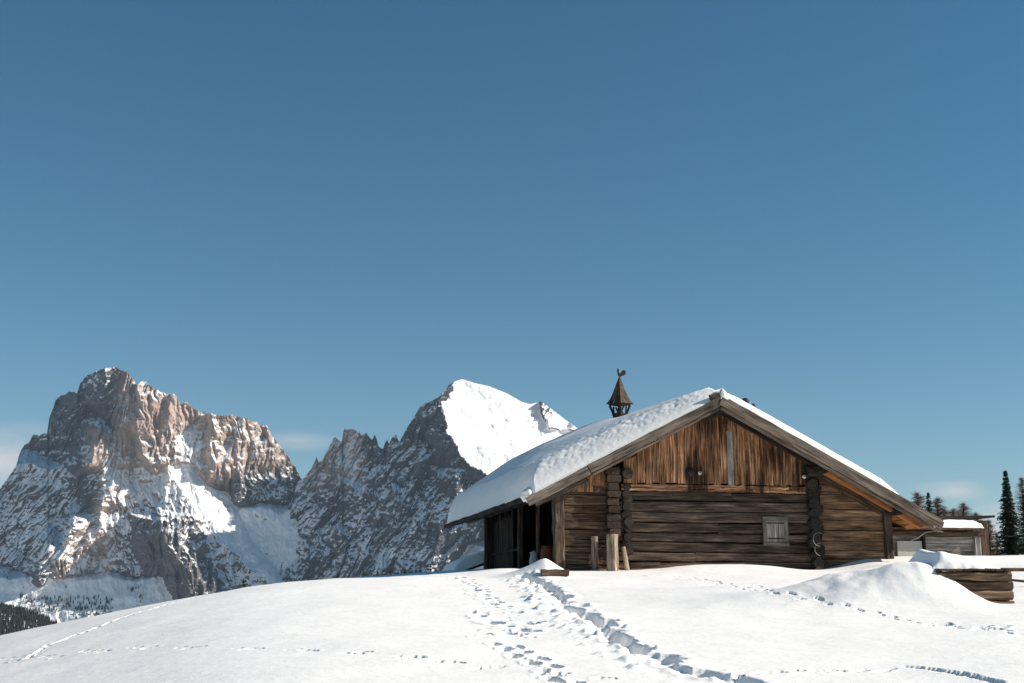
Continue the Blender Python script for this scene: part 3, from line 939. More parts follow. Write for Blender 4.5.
barge(UR + .0, .62, .09, .215, V0 - .03, .55)
barge(.60, -.92, .11, .215, V0 - .045, 1.15)
barge(UR - .02, 5.95, .09, .22, V0 - .05, .5)
barge(5.9, URT - .02, .095, .22, V0 - .035, .62)
B = Builder()
B.beam((UR, V0 + .02, zdeck(UR) - .27), (.7, V0 + .02, zdeck(.7) - .27), .06, .04, up=(0, 1, 0), seg=.3, jit=.004, tone=.5)
B.beam((UR, V0 + .02, zdeck(UR) - .27), (URT - .1, V0 + .02, zdeck(URT - .1) - .27), .07, .04, up=(0, 1, 0), seg=.3, jit=.004, tone=1.0)
B.beam((UR + .2, V0 - .02, zdeck(UR + .2) + .045), (URT, V0 - .02, zdeck(URT) + .045), .05, .07, up=(0, 1, 0), seg=.3, jit=.004, tone=1.0)
B.build('edge_strip', W_BARGE, roof)
# rafters and purlins under the overhang
B = Builder()
B.beam((6.8, -.34, zdeck(6.8) - .20), (9.6, -.34, zdeck(9.6) - .20), .16, .20, up=(PT, 0, 1), seg=.4, jit=.006, tone=.8)
B.build('rafter', W_SOFFIT, roof)
B = Builder()
B.beam((4.3, -.20, zdeck(4.3) - .17), (6.8, -.20, zdeck(6.8) - .17), .10, .12, up=(PT, 0, 1), seg=.4, jit=.006, tone=.5)
B.build('rafter', W_DARK, roof)
B = Builder()
B.beam((.1, .02, zdeck(.1) - .17), (3.9, .02, zdeck(3.9) - .17), .07, .24, up=(-PT, 0, 1), seg=.4, jit=.006, tone=.4)
B.build('wall_plate', W_PLANK, hut)
B = Builder()
B.beam((6.95, -.01, zdeck(6.95) - .24), (8.78, -.01, zdeck(8.78) - .24), .08, .34, up=(PT, 0, 1), seg=.4, jit=.006, tone=.1)
B.build('wall_plate', W_WARM, hut)
for uu, r, tn in ((UR, .17, .5), (1.78, .13, .5), (6.85, .14, .4), (8.86, .13, .4)):
    B = Builder(); zz = zdeck(uu) - .10 - r
    B.log((uu, -.62, zz), (uu, 11.6, zz), r, 10, seg=.8, jit=.01, tone=tn); B.build('purlin', W_DARK, roof)
B = Builder()
zz = zdeck(-.05) - .21
B.log((-.02, -.62, zz), (-.02, V1 - .1, zz), .115, 10, seg=.7, jit=.012, tone=.7)
B.build('eave_beam', W_LOG, roof)
B = Builder()
ze = zdeck(UL) - .07
B.beam((UL - .05, V0 + .45, ze), (UL - .05, V1, ze), .10, .14, seg=.5, jit=.012, tone=.6)
B.build('eave_board', W_DARK, roof)
B = Builder()
B.beam((.62, V0 + .05, zdeck(.62) - .34), (-.70, V0 + .05, zdeck(-.70) - .27), .10, .08, up=(0, 1, 0), seg=.3, jit=.01, tone=.9)
B.build('edge_strip', W_DARK, roof)

# --- window: frame, pane, cross bars, weathered sill
win = Builder()
u0, u1, z0, z1 = 5.34, 6.03, .67, 1.41
for (a, b) in (((u0, z0 + .05), (u1, z0 + .05)), ((u0, z1 - .05), (u1, z1 - .05))): win.beam((a[0], -.045, a[1]), (b[0], -.045, b[1]), .10, .05, up=(0, 1, 0), seg=.2, jit=.003, tone=.5)
for x in (u0 + .055, u1 - .055): win.beam((x, -.042, z0 + .102), (x, -.042, z1 - .102), .10, .05, up=(0, 1, 0), seg=.2, jit=.003, tone=.45)
wo = win.build('window', W_BARGE, hut); wo.location = (0, -.045, 0)
B = Builder()
B.beam((5.47, -.055, z0 + .18), (5.90, -.055, z0 + .18), .025, .03, up=(0, 1, 0), seg=.2, jit=.002, tone=.3)
B.build('window_bar', W_DARK, wo)
B = Builder()
B.beam((5.45, -.055, z1 - .17), (5.92, -.055, z1 - .17), .02, .02, up=(0, 1, 0), seg=.2, jit=.002, tone=1)
B.build('window_bar', W_DARK, wo)
B = Builder()
for k in range(9):
    x = 5.475 + k * .0525
    B.beam((x, -.040 + rnd.uniform(-.004, .004), z0 + .11), (x, -.040, z1 - .11), .049, .012, up=(0, 1, 0), seg=.2, jit=.002, tone=rnd.uniform(.35, 1.0))
B.build('shutter_board', W_GREY, wo)
GL = NT('old_glass'); GL.b.inputs['Roughness'].default_value = .12; GL.out((.10, .12, .14), .12, None, .6)
mesh_obj('pane', [(5.445, -.026, z0 + .1), (5.925, -.026, z0 + .1), (5.925, -.026, z1 - .1), (5.445, -.026, z1 - .1)], [(0, 1, 2, 3)], GL.m, wo)

# --- insulators of the power line
CER = plain('white_porcelain', (.62, .62, .60), .25, .1, 8)


def lathe(prof, n=14, axis='z', c=(0, 0, 0)):
    vs, fs = [], []
    for (r, h) in prof:
        for i in range(n):
            a = 2 * PI * i / n
            x, y = r * math.cos(a), r * math.sin(a)
            vs.append((c[0] + x, c[1] + y, c[2] + h) if axis == 'z' else (c[0] + x, c[1] - h, c[2] + y))
    m = len(prof)
    for k in range(m - 1):
        for i in range(n):
            fs.append((k * n + i, k * n + (i + 1) % n, (k + 1) * n + (i + 1) % n, (k + 1) * n + i))
    fs.append(tuple(range(n))[::-1]); fs.append(tuple((m - 1) * n + i for i in range(n)))
    return vs, fs


for (uu, zz) in ((3.69, 2.47), (6.50, 2.43)):
    vs, fs = lathe([(.02, 0), (.022, .05), (.045, .055), (.052, .085), (.040, .10), (.036, .12), (.042, .13), (.02, .15)], 14, 'v', (uu, -.05, zz))
    io = mesh_obj('insulator', vs, fs, CER, hut, True)
    vs, fs = lathe([(.016, .0), (.02, .156), (.012, .158)], 10, 'v', (uu, -.05, zz)); mesh_obj('pin', vs, fs, plain('pin_iron', (.05, .045, .04), .6), io, True)
vs, fs = lathe([(.10, 0), (.11, .06), (.07, .10)], 10, 'v', (3.46, -.05, 2.48)); mesh_obj('bracket', vs, fs, plain('bracket_iron', (.02, .018, .016), .6), hut, True)

# --- bell turret with shingled spire and cock, on the ridge
tur = bpy.data.objects.new('bell_turret', None); COL.objects.link(tur); tur.parent = hut; tur.location = (UR, 8.0, ZR + .0); tur.rotation_euler = (0, 0, math.radians(33))
zb = 1.15                                   # spire base above the ridge
B = Builder()
tiers = [(.295, 0.0), (.215, .12), (.165, .26), (.120, .41), (.075, .58), (.02, .80)]
vs, fs, wd, tn = [], [], [], []
for k in range(len(tiers) - 1):
    (r0, h0), (r1, h1) = tiers[k], tiers[k + 1]
    r1b = r1 * .97
    for s in range(4):
        a0, a1 = PI / 4 + s * PI / 2, PI / 4 + (s + 1) * PI / 2
        nsh = max(2, int(6 * r0 / .285))
        for q in range(nsh):
            f0, f1 = q / nsh, (q + 1) / nsh - .02
            lo = lambda f, r, h: (r * 1.414 * ((1 - f) * math.cos(a0) + f * math.cos(a1)), r * 1.414 * ((1 - f) * math.sin(a0) + f * math.sin(a1)), zb + h)
            dz = rnd.uniform(-.03, .0)
            b = len(vs)
            vs += [lo(f0, r0 + .02, h0 + dz - .02), lo(f1, r0 + .02, h0 + dz - .02), lo(f1, r1b, h1 + .01), lo(f0, r1b, h1 + .01), lo(f0, r0 - .02, h0 + dz - .02), lo(f1, r0 - .02, h0 + dz - .02)]
            fs += [(b, b + 1, b + 2, b + 3), (b + 1, b, b + 4, b + 5)]
            ro = rnd.uniform(0, 50)
            wd += [(ro, ro + .0, 0), (ro, ro + .2, 0), (ro + .25, ro + .2, 0), (ro + .25, ro, 0), (ro, ro, .1), (ro, ro + .2, .1)]; tn += [rnd.uniform(.3, 1.1)] * 6
b = len(vs)      # underside
vs += [(.26 * 1.414 * math.cos(PI / 4 + s * PI / 2), .26 * 1.414 * math.sin(PI / 4 + s * PI / 2), zb - .03) for s in range(4)]; fs.append((b + 3, b + 2, b + 1, b)); wd += [(0, 0, 0)] * 4; tn += [.3] * 4
mesh_obj('spire', vs, fs, W_SHINGLE, tur, wood=wd, tone=tn)
for sx in (-1, 1):
    for sy in (-1, 1):
        B = Builder()
        pts = [(.12, .3), (.13, .72), (.17, .88), (.215, 1.02), (.22, zb - .01)]
        for (r0, h0), (r1, h1) in zip(pts[:-1], pts[1:]):
            B.beam((sx * r0, sy * r0, h0), (sx * r1, sy * r1, h1 + .01), .072, .072, up=(sx, -sy, 0), seg=.2, jit=.003, tone=.5)
        B.beam((sx * .13, sy * .13, .80), (sx * .05, sy * .22, 1.04), .05, .05, up=(sx, -sy, 0), seg=.2, jit=.003, tone=.4)
        B.beam((sx * .205, sy * .205, zb - .05), (sx * .205, -sy * .02, zb - .05), .05, .05, seg=.2, jit=.003, tone=.4)
        B.beam((sx * .205, sy * .205, zb - .055), (-sx * .02, sy * .205, zb - .055), .05, .05, seg=.2, jit=.003, tone=.4)
        B.build('leg', W_DARK, tur)
B = Builder(); B.beam((0, 0, -.35), (0, 0, .82), .34, .34, up=(0, 1, 0), seg=.3, jit=.004, tone=.5); B.build('base', W_DARK, tur)
BR = plain('bell_bronze', (.06, .05, .035), .45, .2, 10, .7)
vs, fs = lathe([(.13, .74), (.12, .78), (.09, .88), (.075, .97), (.04, 1.02), (.012, 1.05), (.012, 1.12)], 14); mesh_obj('bell', vs, fs, BR, tur, True)
# the cock: a cut-iron silhouette with a body of some thickness, perched on a rod
ck = [(-.13, .49), (-.09, .53), (-.095, .60), (-.055, .625), (-.03, .57), (-.02, .48), (.0, .40), (.05, .37), (.09, .40), (.12, .48), (.18, .545), (.25, .55), (.31, .50), (.335, .42), (.31, .35), (.25, .30),
      (.17, .27), (.09, .235), (.05, .20), (.045, .14), (.10, .10), (-.07, .10), (.0, .14), (.0, .20), (-.05, .26), (-.085, .34), (-.08, .44)]
ck = [(x * .66, .80 + (z - .12) * .66 - .02) for x, z in ck]
n = len(ck); T = .018
vs = [(x, -T, z + zb) for x, z in ck] + [(x, T, z + zb) for x, z in ck]
fs = [tuple(range(n)), tuple(range(2 * n - 1, n - 1, -1))] + [(i, n + i, n + (i + 1) % n, (i + 1) % n) for i in range(n)]
ckb = n
co = mesh_obj('weathercock', vs, fs, plain('rusted_iron', (.035, .022, .016), .7, .3, 12, .3), tur)
co.rotation_euler = (0, 0, math.radians(-33))
vs, fs = lathe([(.03, zb + .70), (.035, zb + .76), (.015, zb + .78), (.012, zb + .84)], 8); mesh_obj('rod', vs, fs, BR, tur, True)
FLUES = ((5.43, 1.0, .98, .065), (5.66, 1.0, .96, .035))
# --- flue ends on the far slope of the ridge
for uu, v, h, r in FLUES:
    z_ = zdeck(uu)
    vs, fs = lathe([(r, -.1), (r, h - .12), (r * 1.5, h - .11), (r * 1.6, h - .02), (r * .8, h + .03)], 10, 'z', (uu, v, z_))
    mesh_obj('flue', vs, fs, plain('sooty_flue', (.02, .018, .018), .7), hut, True)

B = Builder(); B.beam((3.78, V0 + .04, ZR - .02), (4.04, V0 + .04, ZR + .05), .16, .09, up=(0, 1, 0), seg=.2, jit=.006, tone=.5); B.build('ridge_cap', W_DARK, roof)

# --- snow on the roof: thick and smooth on the shaded slope, thin on the sunny one
nS, nV = 120, 190
vv = np.concatenate([np.linspace(V0 + .02, V0 + .5, 30), np.linspace(V0 + .52, V0 + 3.6, 90), np.linspace(V0 + 3.7, V1 + .05, 70)])
ss = np.linspace(-1, 1, 2 * nS)            # -1 left eave, 0 ridge, 1 where the right snow ends
SS, VV = np.meshgrid(ss, vv)
uL = UL - .06; uRr = 8.95
UU = np.where(SS < 0, UR + (UR - uL) * SS, UR + (uRr - UR) * SS)
back = np.clip((VV - V0 - 1.2) / 8.5, 0, 1)
sl = np.clip(-SS, 0, 1)
Tl = (.42 + .30 * sl) * (1 - back) + (.72 + .30 * np.sin(np.clip(sl * 1.15, 0, 1) * PI) ** .8 + .12 * sl) * back
Tr = np.full_like(SS, .27) + .14 * back
TT = np.where(SS < 0, Tl, Tr + (Tl - Tr) * (1 - sstep(0, .05, SS)))
lim = V0 + 4.4 + 1.2 * fbm(UU * .6, VV * .4, 0, 2, 33)
fine = (1 - sstep(lim - 1.6, lim + .3, VV))
bump = (.015 * fbm(UU * 2.6, VV * 1.8, 0, 3, 31, .6) + .017 * ridged(UU * 9, VV * 6, 0, 3, 39, .6)) * fine + .05 * fbm(UU * .7, VV * .45, 0, 3, 35) * back
bump *= np.where(SS < 0, 1, .5)
edge = np.minimum(1, np.sqrt(np.clip(np.minimum(((SS + 1) * (UR - uL) / .40) ** .7, ((VV - (V0 + .02)) / np.where(SS < .02, .75, .10)) ** 1.1), 0, 1)))
edge = edge * np.sqrt(np.clip((1 - SS) * 4 / .5, 0, 1)) * np.sqrt(np.clip((V1 + .05 - VV) / .4, 0, 1))
lip = .06 * fbm(UU * 0, VV * 1.1, 0, 3, 37) * np.exp(-((SS + 1) / .03) ** 2)
ZZ = ZR - PT * np.abs(UU - UR) + .012 + np.clip(TT + bump, .05, 2) * edge
UU = UU + lip
# rounded apex
ap = np.exp(-((UU - UR) / .35) ** 2)
ZZ -= .07 * ap
idx = np.arange(UU.size).reshape(UU.shape)
fq = np.stack([idx[:-1, :-1], idx[:-1, 1:], idx[1:, 1:], idx[1:, :-1]], -1).reshape(-1, 4)
sv = np.stack([UU, VV, ZZ], -1).reshape(-1, 3)
rs_o = mesh_obj('roof_snow', sv, fq, M_SNOW, None, True)
rs_o.location = tuple(HO); rs_o.rotation_euler = (0, 0, TH)
tag(rs_o, 'thick bluish snow blanket lying on the long roof of the log hut', 'snow')

# the lump of snow hanging over the eave by the end of the bargeboard
def snow_lump(name, c, r, label, seed, parent=None, n=26, m=16, pw=1.0, flat=True, amp=.22, cat='snow'):
    vs, fs = [], []
    for j in range(m + 1):
        th = PI * j / m
        for i in range(n):
            ph = 2 * PI * i / n
            x, y, z = math.sin(th) * math.cos(ph), math.sin(th) * math.sin(ph), math.cos(th)
            k = 1 + amp * float(pnoise(x * 1.6, y * 1.6, z * 1.6, seed)) + amp * .5 * float(pnoise(x * 4, y * 4, z * 4, seed + 2))
            if flat and z < 0: z *= .25
            vs.append((c[0] + r[0] * x * k, c[1] + r[1] * y * k, c[2] + r[2] * z * k))
    for j in range(m):
        for i in range(n):
            fs.append((j * n + i, (j + 1) * n + i, (j + 1) * n + (i + 1) % n, j * n + (i + 1) % n))
    o = mesh_obj(name, vs, fs, M_SNOW, parent, True)
    if label: tag(o, label, cat)
    return o


lc = hut_world(-.80, -.42, zdeck(-.80) + .02)
snow_lump('snow_lump', lc, (.20, .36, .17), 'lump of snow drooping over the eave below the bargeboard end', 3, amp=.4, flat=False)
# ------------------------------------------------------------------ leaning posts, boards, tubs by the hut
def hut_thing(name, label, cat, u, v, z, group=None, rz=0.0):
    return thing(name, label, cat, tuple(hut_world(u, v, z)), TH + rz, group)


def single(B, name, mat, label, cat, u, v, z, group=None, rz=0.0):
    o = B.build(name, mat)
    o.location = tuple(hut_world(u, v, z)); o.rotation_euler = (0, 0, TH + rz)
    return tag(o, label, cat, group)


B = Builder(); B.log((0, 0, -.4), (.01, .05, .86), .085, 12, seg=.2, jit=.004, bow=.004, tone=.2)
single(B, 'wooden_post', W_PALE, 'thin grey log post leaning on the plank wall, shortest of the pair near the corner', 'post', .92, -.14, 0, 'log posts leaning on the hut')
B = Builder(); B.log((0, 0, -.4), (.02, .06, .90), .145, 14, seg=.2, jit=.006, bow=.006, tone=.85)
single(B, 'wooden_post', W_PALE, 'thick pale log post standing in front of the stacked log corner', 'post', 1.29, -.42, 0, 'log posts leaning on the hut')
B = Builder(); B.log((.05, -.12, -.3), (-.04, .10, .60), .055, 10, seg=.2, jit=.004, tone=1.0)
single(B, 'wooden_post', W_PALE, 'short slim pole tilted against the log wall', 'post', 1.66, -.34, 0, 'log posts leaning on the hut')
B = Builder(); B.beam((0, 0, 0), (2.95, .05, .13), .07, .10, seg=.3, jit=.006, tone=.75)
single(B, 'loose_plank', W_PLANK, 'long grey plank lying in the snow along the foot of the wall', 'plank', 1.85, -.16, .04)
B = Builder(); B.beam((0, 0, 0), (.75, .02, .05), .09, .09, seg=.2, jit=.006, tone=.35)
single(B, 'loose_plank', W_LOG, 'short dark board end lying on the long grey plank', 'plank', 1.83, -.12, .16)
B = Builder(); B.beam((0, 0, 0), (.62, .06, .0), .10, .035, seg=.2, jit=.004, tone=1.0)
single(B, 'loose_plank', W_PALE, 'short pale slat lying on the snow below the window', 'plank', 4.86, -.30, .15)
# sawn block beside the mound
B = Builder(); B.beam((-.30, 0, .0), (.30, .02, .01), .22, .13, seg=.15, jit=.008, bev=.18, tone=.8)
o = B.build('wood_block', W_PLANK); p = px_ground(555, 575.5)
o.location = (p[0], p[1], gz(*p) + .05); o.rotation_euler = (0, .03, .12)
tag(o, 'sawn weathered block half sunk in the snow beside the mound', 'wood block')

TUB = plain('painted_tin', (.42, .50, .46), .5, .3, 12)
t = hut_thing('milk_can', 'small pale green can standing in the dark porch', 'can', -.08, 2.2, .08)
vs, fs = lathe([(.10, 0), (.115, .02), (.115, .30), (.09, .36), (.085, .42), (.10, .43), (.10, .45)], 18); mesh_obj('body', vs, fs, TUB, t, True)
vs, fs = lathe([(.103, .43), (.103, .47), (.03, .49), (.02, .52)], 18); mesh_obj('lid', vs, fs, TUB, t, True)
t = hut_thing('barrel', 'reddish brown barrel with hoops standing in the dark porch', 'barrel', .16, 1.7, .06)
vs, fs = lathe([(.14, 0), (.165, .16), (.175, .32), (.165, .48), (.14, .64)], 20); mesh_obj('body', vs, fs, plain('rusty_red_paint', (.20, .055, .035), .7, .4, 9), t, True)
for z in (.10, .32, .54):
    o = ring('hoop', (0, 0, 0), .172 if z == .32 else .163, .008, IRON, t); o.rotation_euler = (PI / 2, 0, 0); o.location = (0, 0, z)

# ------------------------------------------------------------------ low shed on the right of the hut
sh = hut_thing('wooden_shed', 'low grey plank shed with flat snowy roof, built against the hut', 'shed', 9.0, 1.2, 0)
B = Builder()
z = -.4
while z < 1.02:
    h = rnd.uniform(.14, .22)
    for a, b in ((1.50, 3.05),):
        B.beam((a, .02 + rnd.uniform(-.01, .01), z + h / 2), (b, .02 + rnd.uniform(-.01, .01), z + h / 2), h - .012, .04, up=(0, 1, 0), seg=.25, jit=.005, tone=rnd.uniform(.3, 1.0) if z > .55 else rnd.uniform(.0, .4))
    z += h
B.beam((.0, .12, .45), (3.05, .12, .45), 1.5, .03, up=(0, 1, 0), seg=3)
for z in (.0, .3, .6, .9): B.beam((3.08, .05, z), (3.08, 3.2, z), .29, .05, up=(1, 0, 0), seg=.5, jit=.005)
B.build('wall', W_GREY, sh)
B = Builder(); B.beam((.1, -.04, 1.10), (3.22, -.04, 1.085), .17, .12, seg=.3, jit=.008, tone=.35); B.build('lintel', W_PLANK, sh)
B = Builder()
for (a, b) in (((1.05, .86), (1.25, .93)), ((1.25, .93), (1.45, 1.07)), ((1.45, 1.07), (1.75, 1.12)), ((1.75, 1.12), (2.0, 1.10))):
    B.beam((a[0], -.115, a[1] + .04), (b[0] + .01, -.115, b[1] + .04), .035, .07, up=(0, 1, 0), seg=.1, jit=.003, tone=.9)
B.build('carved_brace', W_GREY, sh)
PAN = plain('pale_panel', (.42, .42, .40), .6, .12, 6)
vs, fs = [], []
B = Builder(); B.beam((.70, -.01, .28), (1.42, -.01, .28), 1.22, .03, up=(0, 1, 0), seg=.8, jit=0); B.build('door', PAN, sh)
B = Builder(); B.beam((1.47, -.03, -.4), (1.47, -.03, 1.0), .09, .09, up=(0, 1, 0), seg=.3, jit=.005, tone=.3); B.build('post', W_DARK, sh)
for du, lean, w in ((2.98, -.03, .10), (3.12, .04, .11)):
    B = Builder(); B.beam((du, -.06, -.4), (du - lean, -.06, 1.02), w, .10, up=(0, 1, 0), seg=.3, jit=.006, tone=.9); B.build('post', W_GREY, sh)
B = Builder()
for k in range(12): B.beam((.55 + k * .235, -.28, 1.215), (.55 + k * .235, 3.1, 1.30), .228, .05, seg=.8, jit=.004, tone=rnd.uniform(.3, .8))
B.build('roof', W_PLANK, sh)
# its snow cover
def snow_slab(name, label, u0, u1, v0, v1, z0, zt, slope=0.0, seed=1, base=None, nu=60, nv=40, rz=None, pw=.5, cat='snow', prof=None):
    gu = np.linspace(0, 1, nu); gv_ = np.linspace(0, 1, nv)
    Ug, Vg = np.meshgrid(gu, gv_)
    Lx, Ly = u1 - u0, v1 - v0
    e = np.minimum(np.minimum(Ug, 1 - Ug) * Lx, np.minimum(Vg, 1 - Vg) * Ly) / (zt * 1.1)
    e = np.clip(e, 0, 1) ** pw
    T = zt * (1 + .25 * fbm(Ug * Lx * 1.4, Vg * Ly * 1.4, 0, 3, seed))
    if prof is not None: T = T * prof(Ug, Vg)
    Z = z0 + slope * Vg * Ly + np.maximum(T * e, .0)
    w = .03 * fbm(Ug * 6, Vg * 6, 2, 2, seed + 1) * (1 - e)
    X = u0 + Ug * Lx; Y = v0 + Vg * Ly
    top = np.stack([X, Y + w, Z], -1).reshape(-1, 3)
    bot = np.stack([X, Y + w, z0 + slope * Vg * Ly - .004 + 0 * Z], -1).reshape(-1, 3)
    n0 = len(top)
    idx = np.arange(n0).reshape(nv, nu)
    f = np.stack([idx[:-1, :-1], idx[:-1, 1:], idx[1:, 1:], idx[1:, :-1]], -1).reshape(-1, 4)
    o = mesh_obj(name, np.concatenate([top, bot]), np.concatenate([f, f[:, ::-1] + n0]), M_SNOW, None, True)
    o.location = tuple(base); o.rotation_euler = (0, 0, TH if rz is None else rz)
    return tag(o, label, cat)


snow_slab('shed_snow', 'rounded slab of snow on the flat roof of the low grey shed', 1.05, 3.20, -.24, 2.9, 1.245, .20, .024, 4, hut_world(9.0, 1.2, 0))
# darker hut roof showing behind it
rr_ = hut_thing('rear_shed', 'dark weathered shed showing its lean-to roof behind the low grey shed', 'shed', 13.0, 6.0, 0)
B = Builder()
for k in range(9): B.beam((.1 + k * .27, 0, .8 - .9), (.1 + k * .27, 0, 1.78), .262, .05, up=(0, 1, 0), seg=.4, jit=.006, tone=rnd.uniform(.2, .8))
for k in range(4): B.beam((2.42, .1, .3 + k * .4), (2.42, 3, .3 + k * .4), .39, .05, up=(1, 0, 0), seg=.4, jit=.006)
B.build('wall', W_PLANK, rr_)
B = Builder()
for k in range(10): B.beam((-.35, -.35 + k * .36, 1.80), (2.36, -.35 + k * .36, 1.88), .35, .07, seg=.5, jit=.006, tone=rnd.uniform(.2, .7))
B.build('roof', W_DARK, rr_)

# low snowy shed down behind the hut on the left
ls = hut_thing('low_shed', 'small low shed with dark eave down behind the porch', 'shed', -.3, 11.6, 0)
B = Builder()
for k in range(5): B.beam((-.2, .1, -.9 + k * .24), (2.6, .1, -.9 + k * .24), .235, .05, up=(0, 1, 0), seg=.6, jit=.006, tone=.3)
B.build('wall', W_DARK, ls)
B = Builder(); B.beam((-.45, 1.2, .10), (2.9, 1.2, 1.32), 2.9, .07, up=(-.35, 0, 1), seg=.5, jit=.004, tone=.5); B.build('roof', W_DARK, ls)
gu = np.linspace(0, 1, 40); Ug, Vg = np.meshgrid(gu, np.linspace(0, 1, 30))
e = np.clip(np.minimum(np.minimum(Ug * 3.3, (1 - Ug) * 3.3), np.minimum(Vg, 1 - Vg) * 2.8) / .35, 0, 1) ** .5
Xs_ = -.42 + Ug * 3.3; Zs_ = .15 + (Xs_ + .42) * .364 + (.34 + .05 * fbm(Ug * 3, Vg * 3, 0, 2, 5)) * e
idx = np.arange(Ug.size).reshape(Ug.shape)
o = mesh_obj('shed_snow', np.stack([Xs_, -.2 + Vg * 2.8, Zs_], -1).reshape(-1, 3), np.stack([idx[:-1, :-1], idx[:-1, 1:], idx[1:, 1:], idx[1:, :-1]], -1).reshape(-1, 4), M_SNOW, None, True)
o.location = tuple(hut_world(-.3, 11.6, 0)); o.rotation_euler = (0, 0, TH)
tag(o, 'sloping snow cover on the small low shed behind the porch', 'snow')

# ------------------------------------------------------------------ log trough in the snow
pt = np.array([TRX, TRY])
tz = gz(*pt)
tz = float(base_ground(np.array([pt[0]]), np.array([pt[1]]))[0])
tr = thing('log_trough', 'low box of stacked weathered logs sunk in the snow, right of the hut', 'log box', (pt[0], pt[1], tz), .10)
W2 = .60
for k, (z, h, tn) in enumerate(((-.10, .17, .9), (.07, .16, 1.1), (.225, .15, .5), (.375, .14, .8))):
    B = Builder()
    B.beam((-W2 + rnd.uniform(-.02, .02), rnd.uniform(-.015, .015), z + h / 2), (W2 + rnd.uniform(-.015, .03), rnd.uniform(-.015, .015), z + h / 2), h - .012, .12, seg=.15, up=(0, 1, 0), jit=.008, bev=.3, tone=tn)
    B.beam((W2 - .06, .08, z + h / 2 + .05), (W2 - .06, 1.2, z + h / 2 + .05), .13, h - .01, seg=.3, jit=.008, bev=.3, tone=tn)
    B.beam((-W2 + .06, .08, z + h / 2 + .05), (-W2 + .06, 1.2, z + h / 2 + .05), .13, h - .01, seg=.3, jit=.008, bev=.3, tone=tn)
    B.beam((-W2, 1.2, z + h / 2), (W2, 1.2, z + h / 2), h - .012, .12, up=(0, 1, 0), seg=.3, jit=.008, bev=.3, tone=tn)
    B.build('log_course', W_PLANK, tr)
B = Builder()
for k in range(9):
    w = 2 * W2 / 9
    x = -W2 + w * (k + .5)
    B.beam((x, -.10 + rnd.uniform(-.03, .04), .535 + rnd.uniform(-.006, .006)), (x, 1.28, .60), w - .012, .03, seg=.3, jit=.004, tone=rnd.uniform(.2, .9))
B.build('lid', W_LOG, tr)
snow_slab('trough_snow', 'heap of snow on the lid of the low log box', -W2 - .06, W2 - .12, .02, 1.3, .55, .20, .05, 8, (pt[0], pt[1], tz), rz=.10,
          prof=lambda U, V: (.30 + 1.05 * sstep(.0, .25, U) * (1 - sstep(.25, 1.0, U))), pw=.6)
# rail of a sunken fence right of it
fp = px_ground(1018, 590)
fe = thing('snowed_fence', 'half buried pole fence at the edge beside the log box', 'fence', (fp[0] + .35, fp[1] + .6, gz(fp[0], fp[1]) + .05), .05)
B = Builder(); B.log((-.55, 0, .32), (2.6, .05, .30), .035, 8, seg=.3, jit=.004, tone=.7); B.build('rail', W_PLANK, fe)
B = Builder(); B.log((-.5, .1, .16), (1.6, -.1, -.04), .025, 8, seg=.3, jit=.004, tone=.6); B.build('rail', W_PLANK, fe)
B = Builder(); B.log((1.3, .06, -.4), (1.3, .06, .5), .05, 8, seg=.3, jit=.004, tone=.6); B.build('post', W_PLANK, fe)

# ------------------------------------------------------------------ trees
def foliage_mat(name, a, b):
    t = NT(name)
    tone = t.attr('tone').outputs['Fac']
    return t.out(t.ramp(tone, [(0, a), (1, b)]), .85, None, .1)


M_SPR = foliage_mat('spruce_needles', (.016, .026, .017), (.055, .078, .048))
M_LAR = foliage_mat('larch_twigs', (.070, .038, .025), (.19, .112, .078))
M_BARK = plain('bark', (.055, .042, .034), .95, .4, 6)


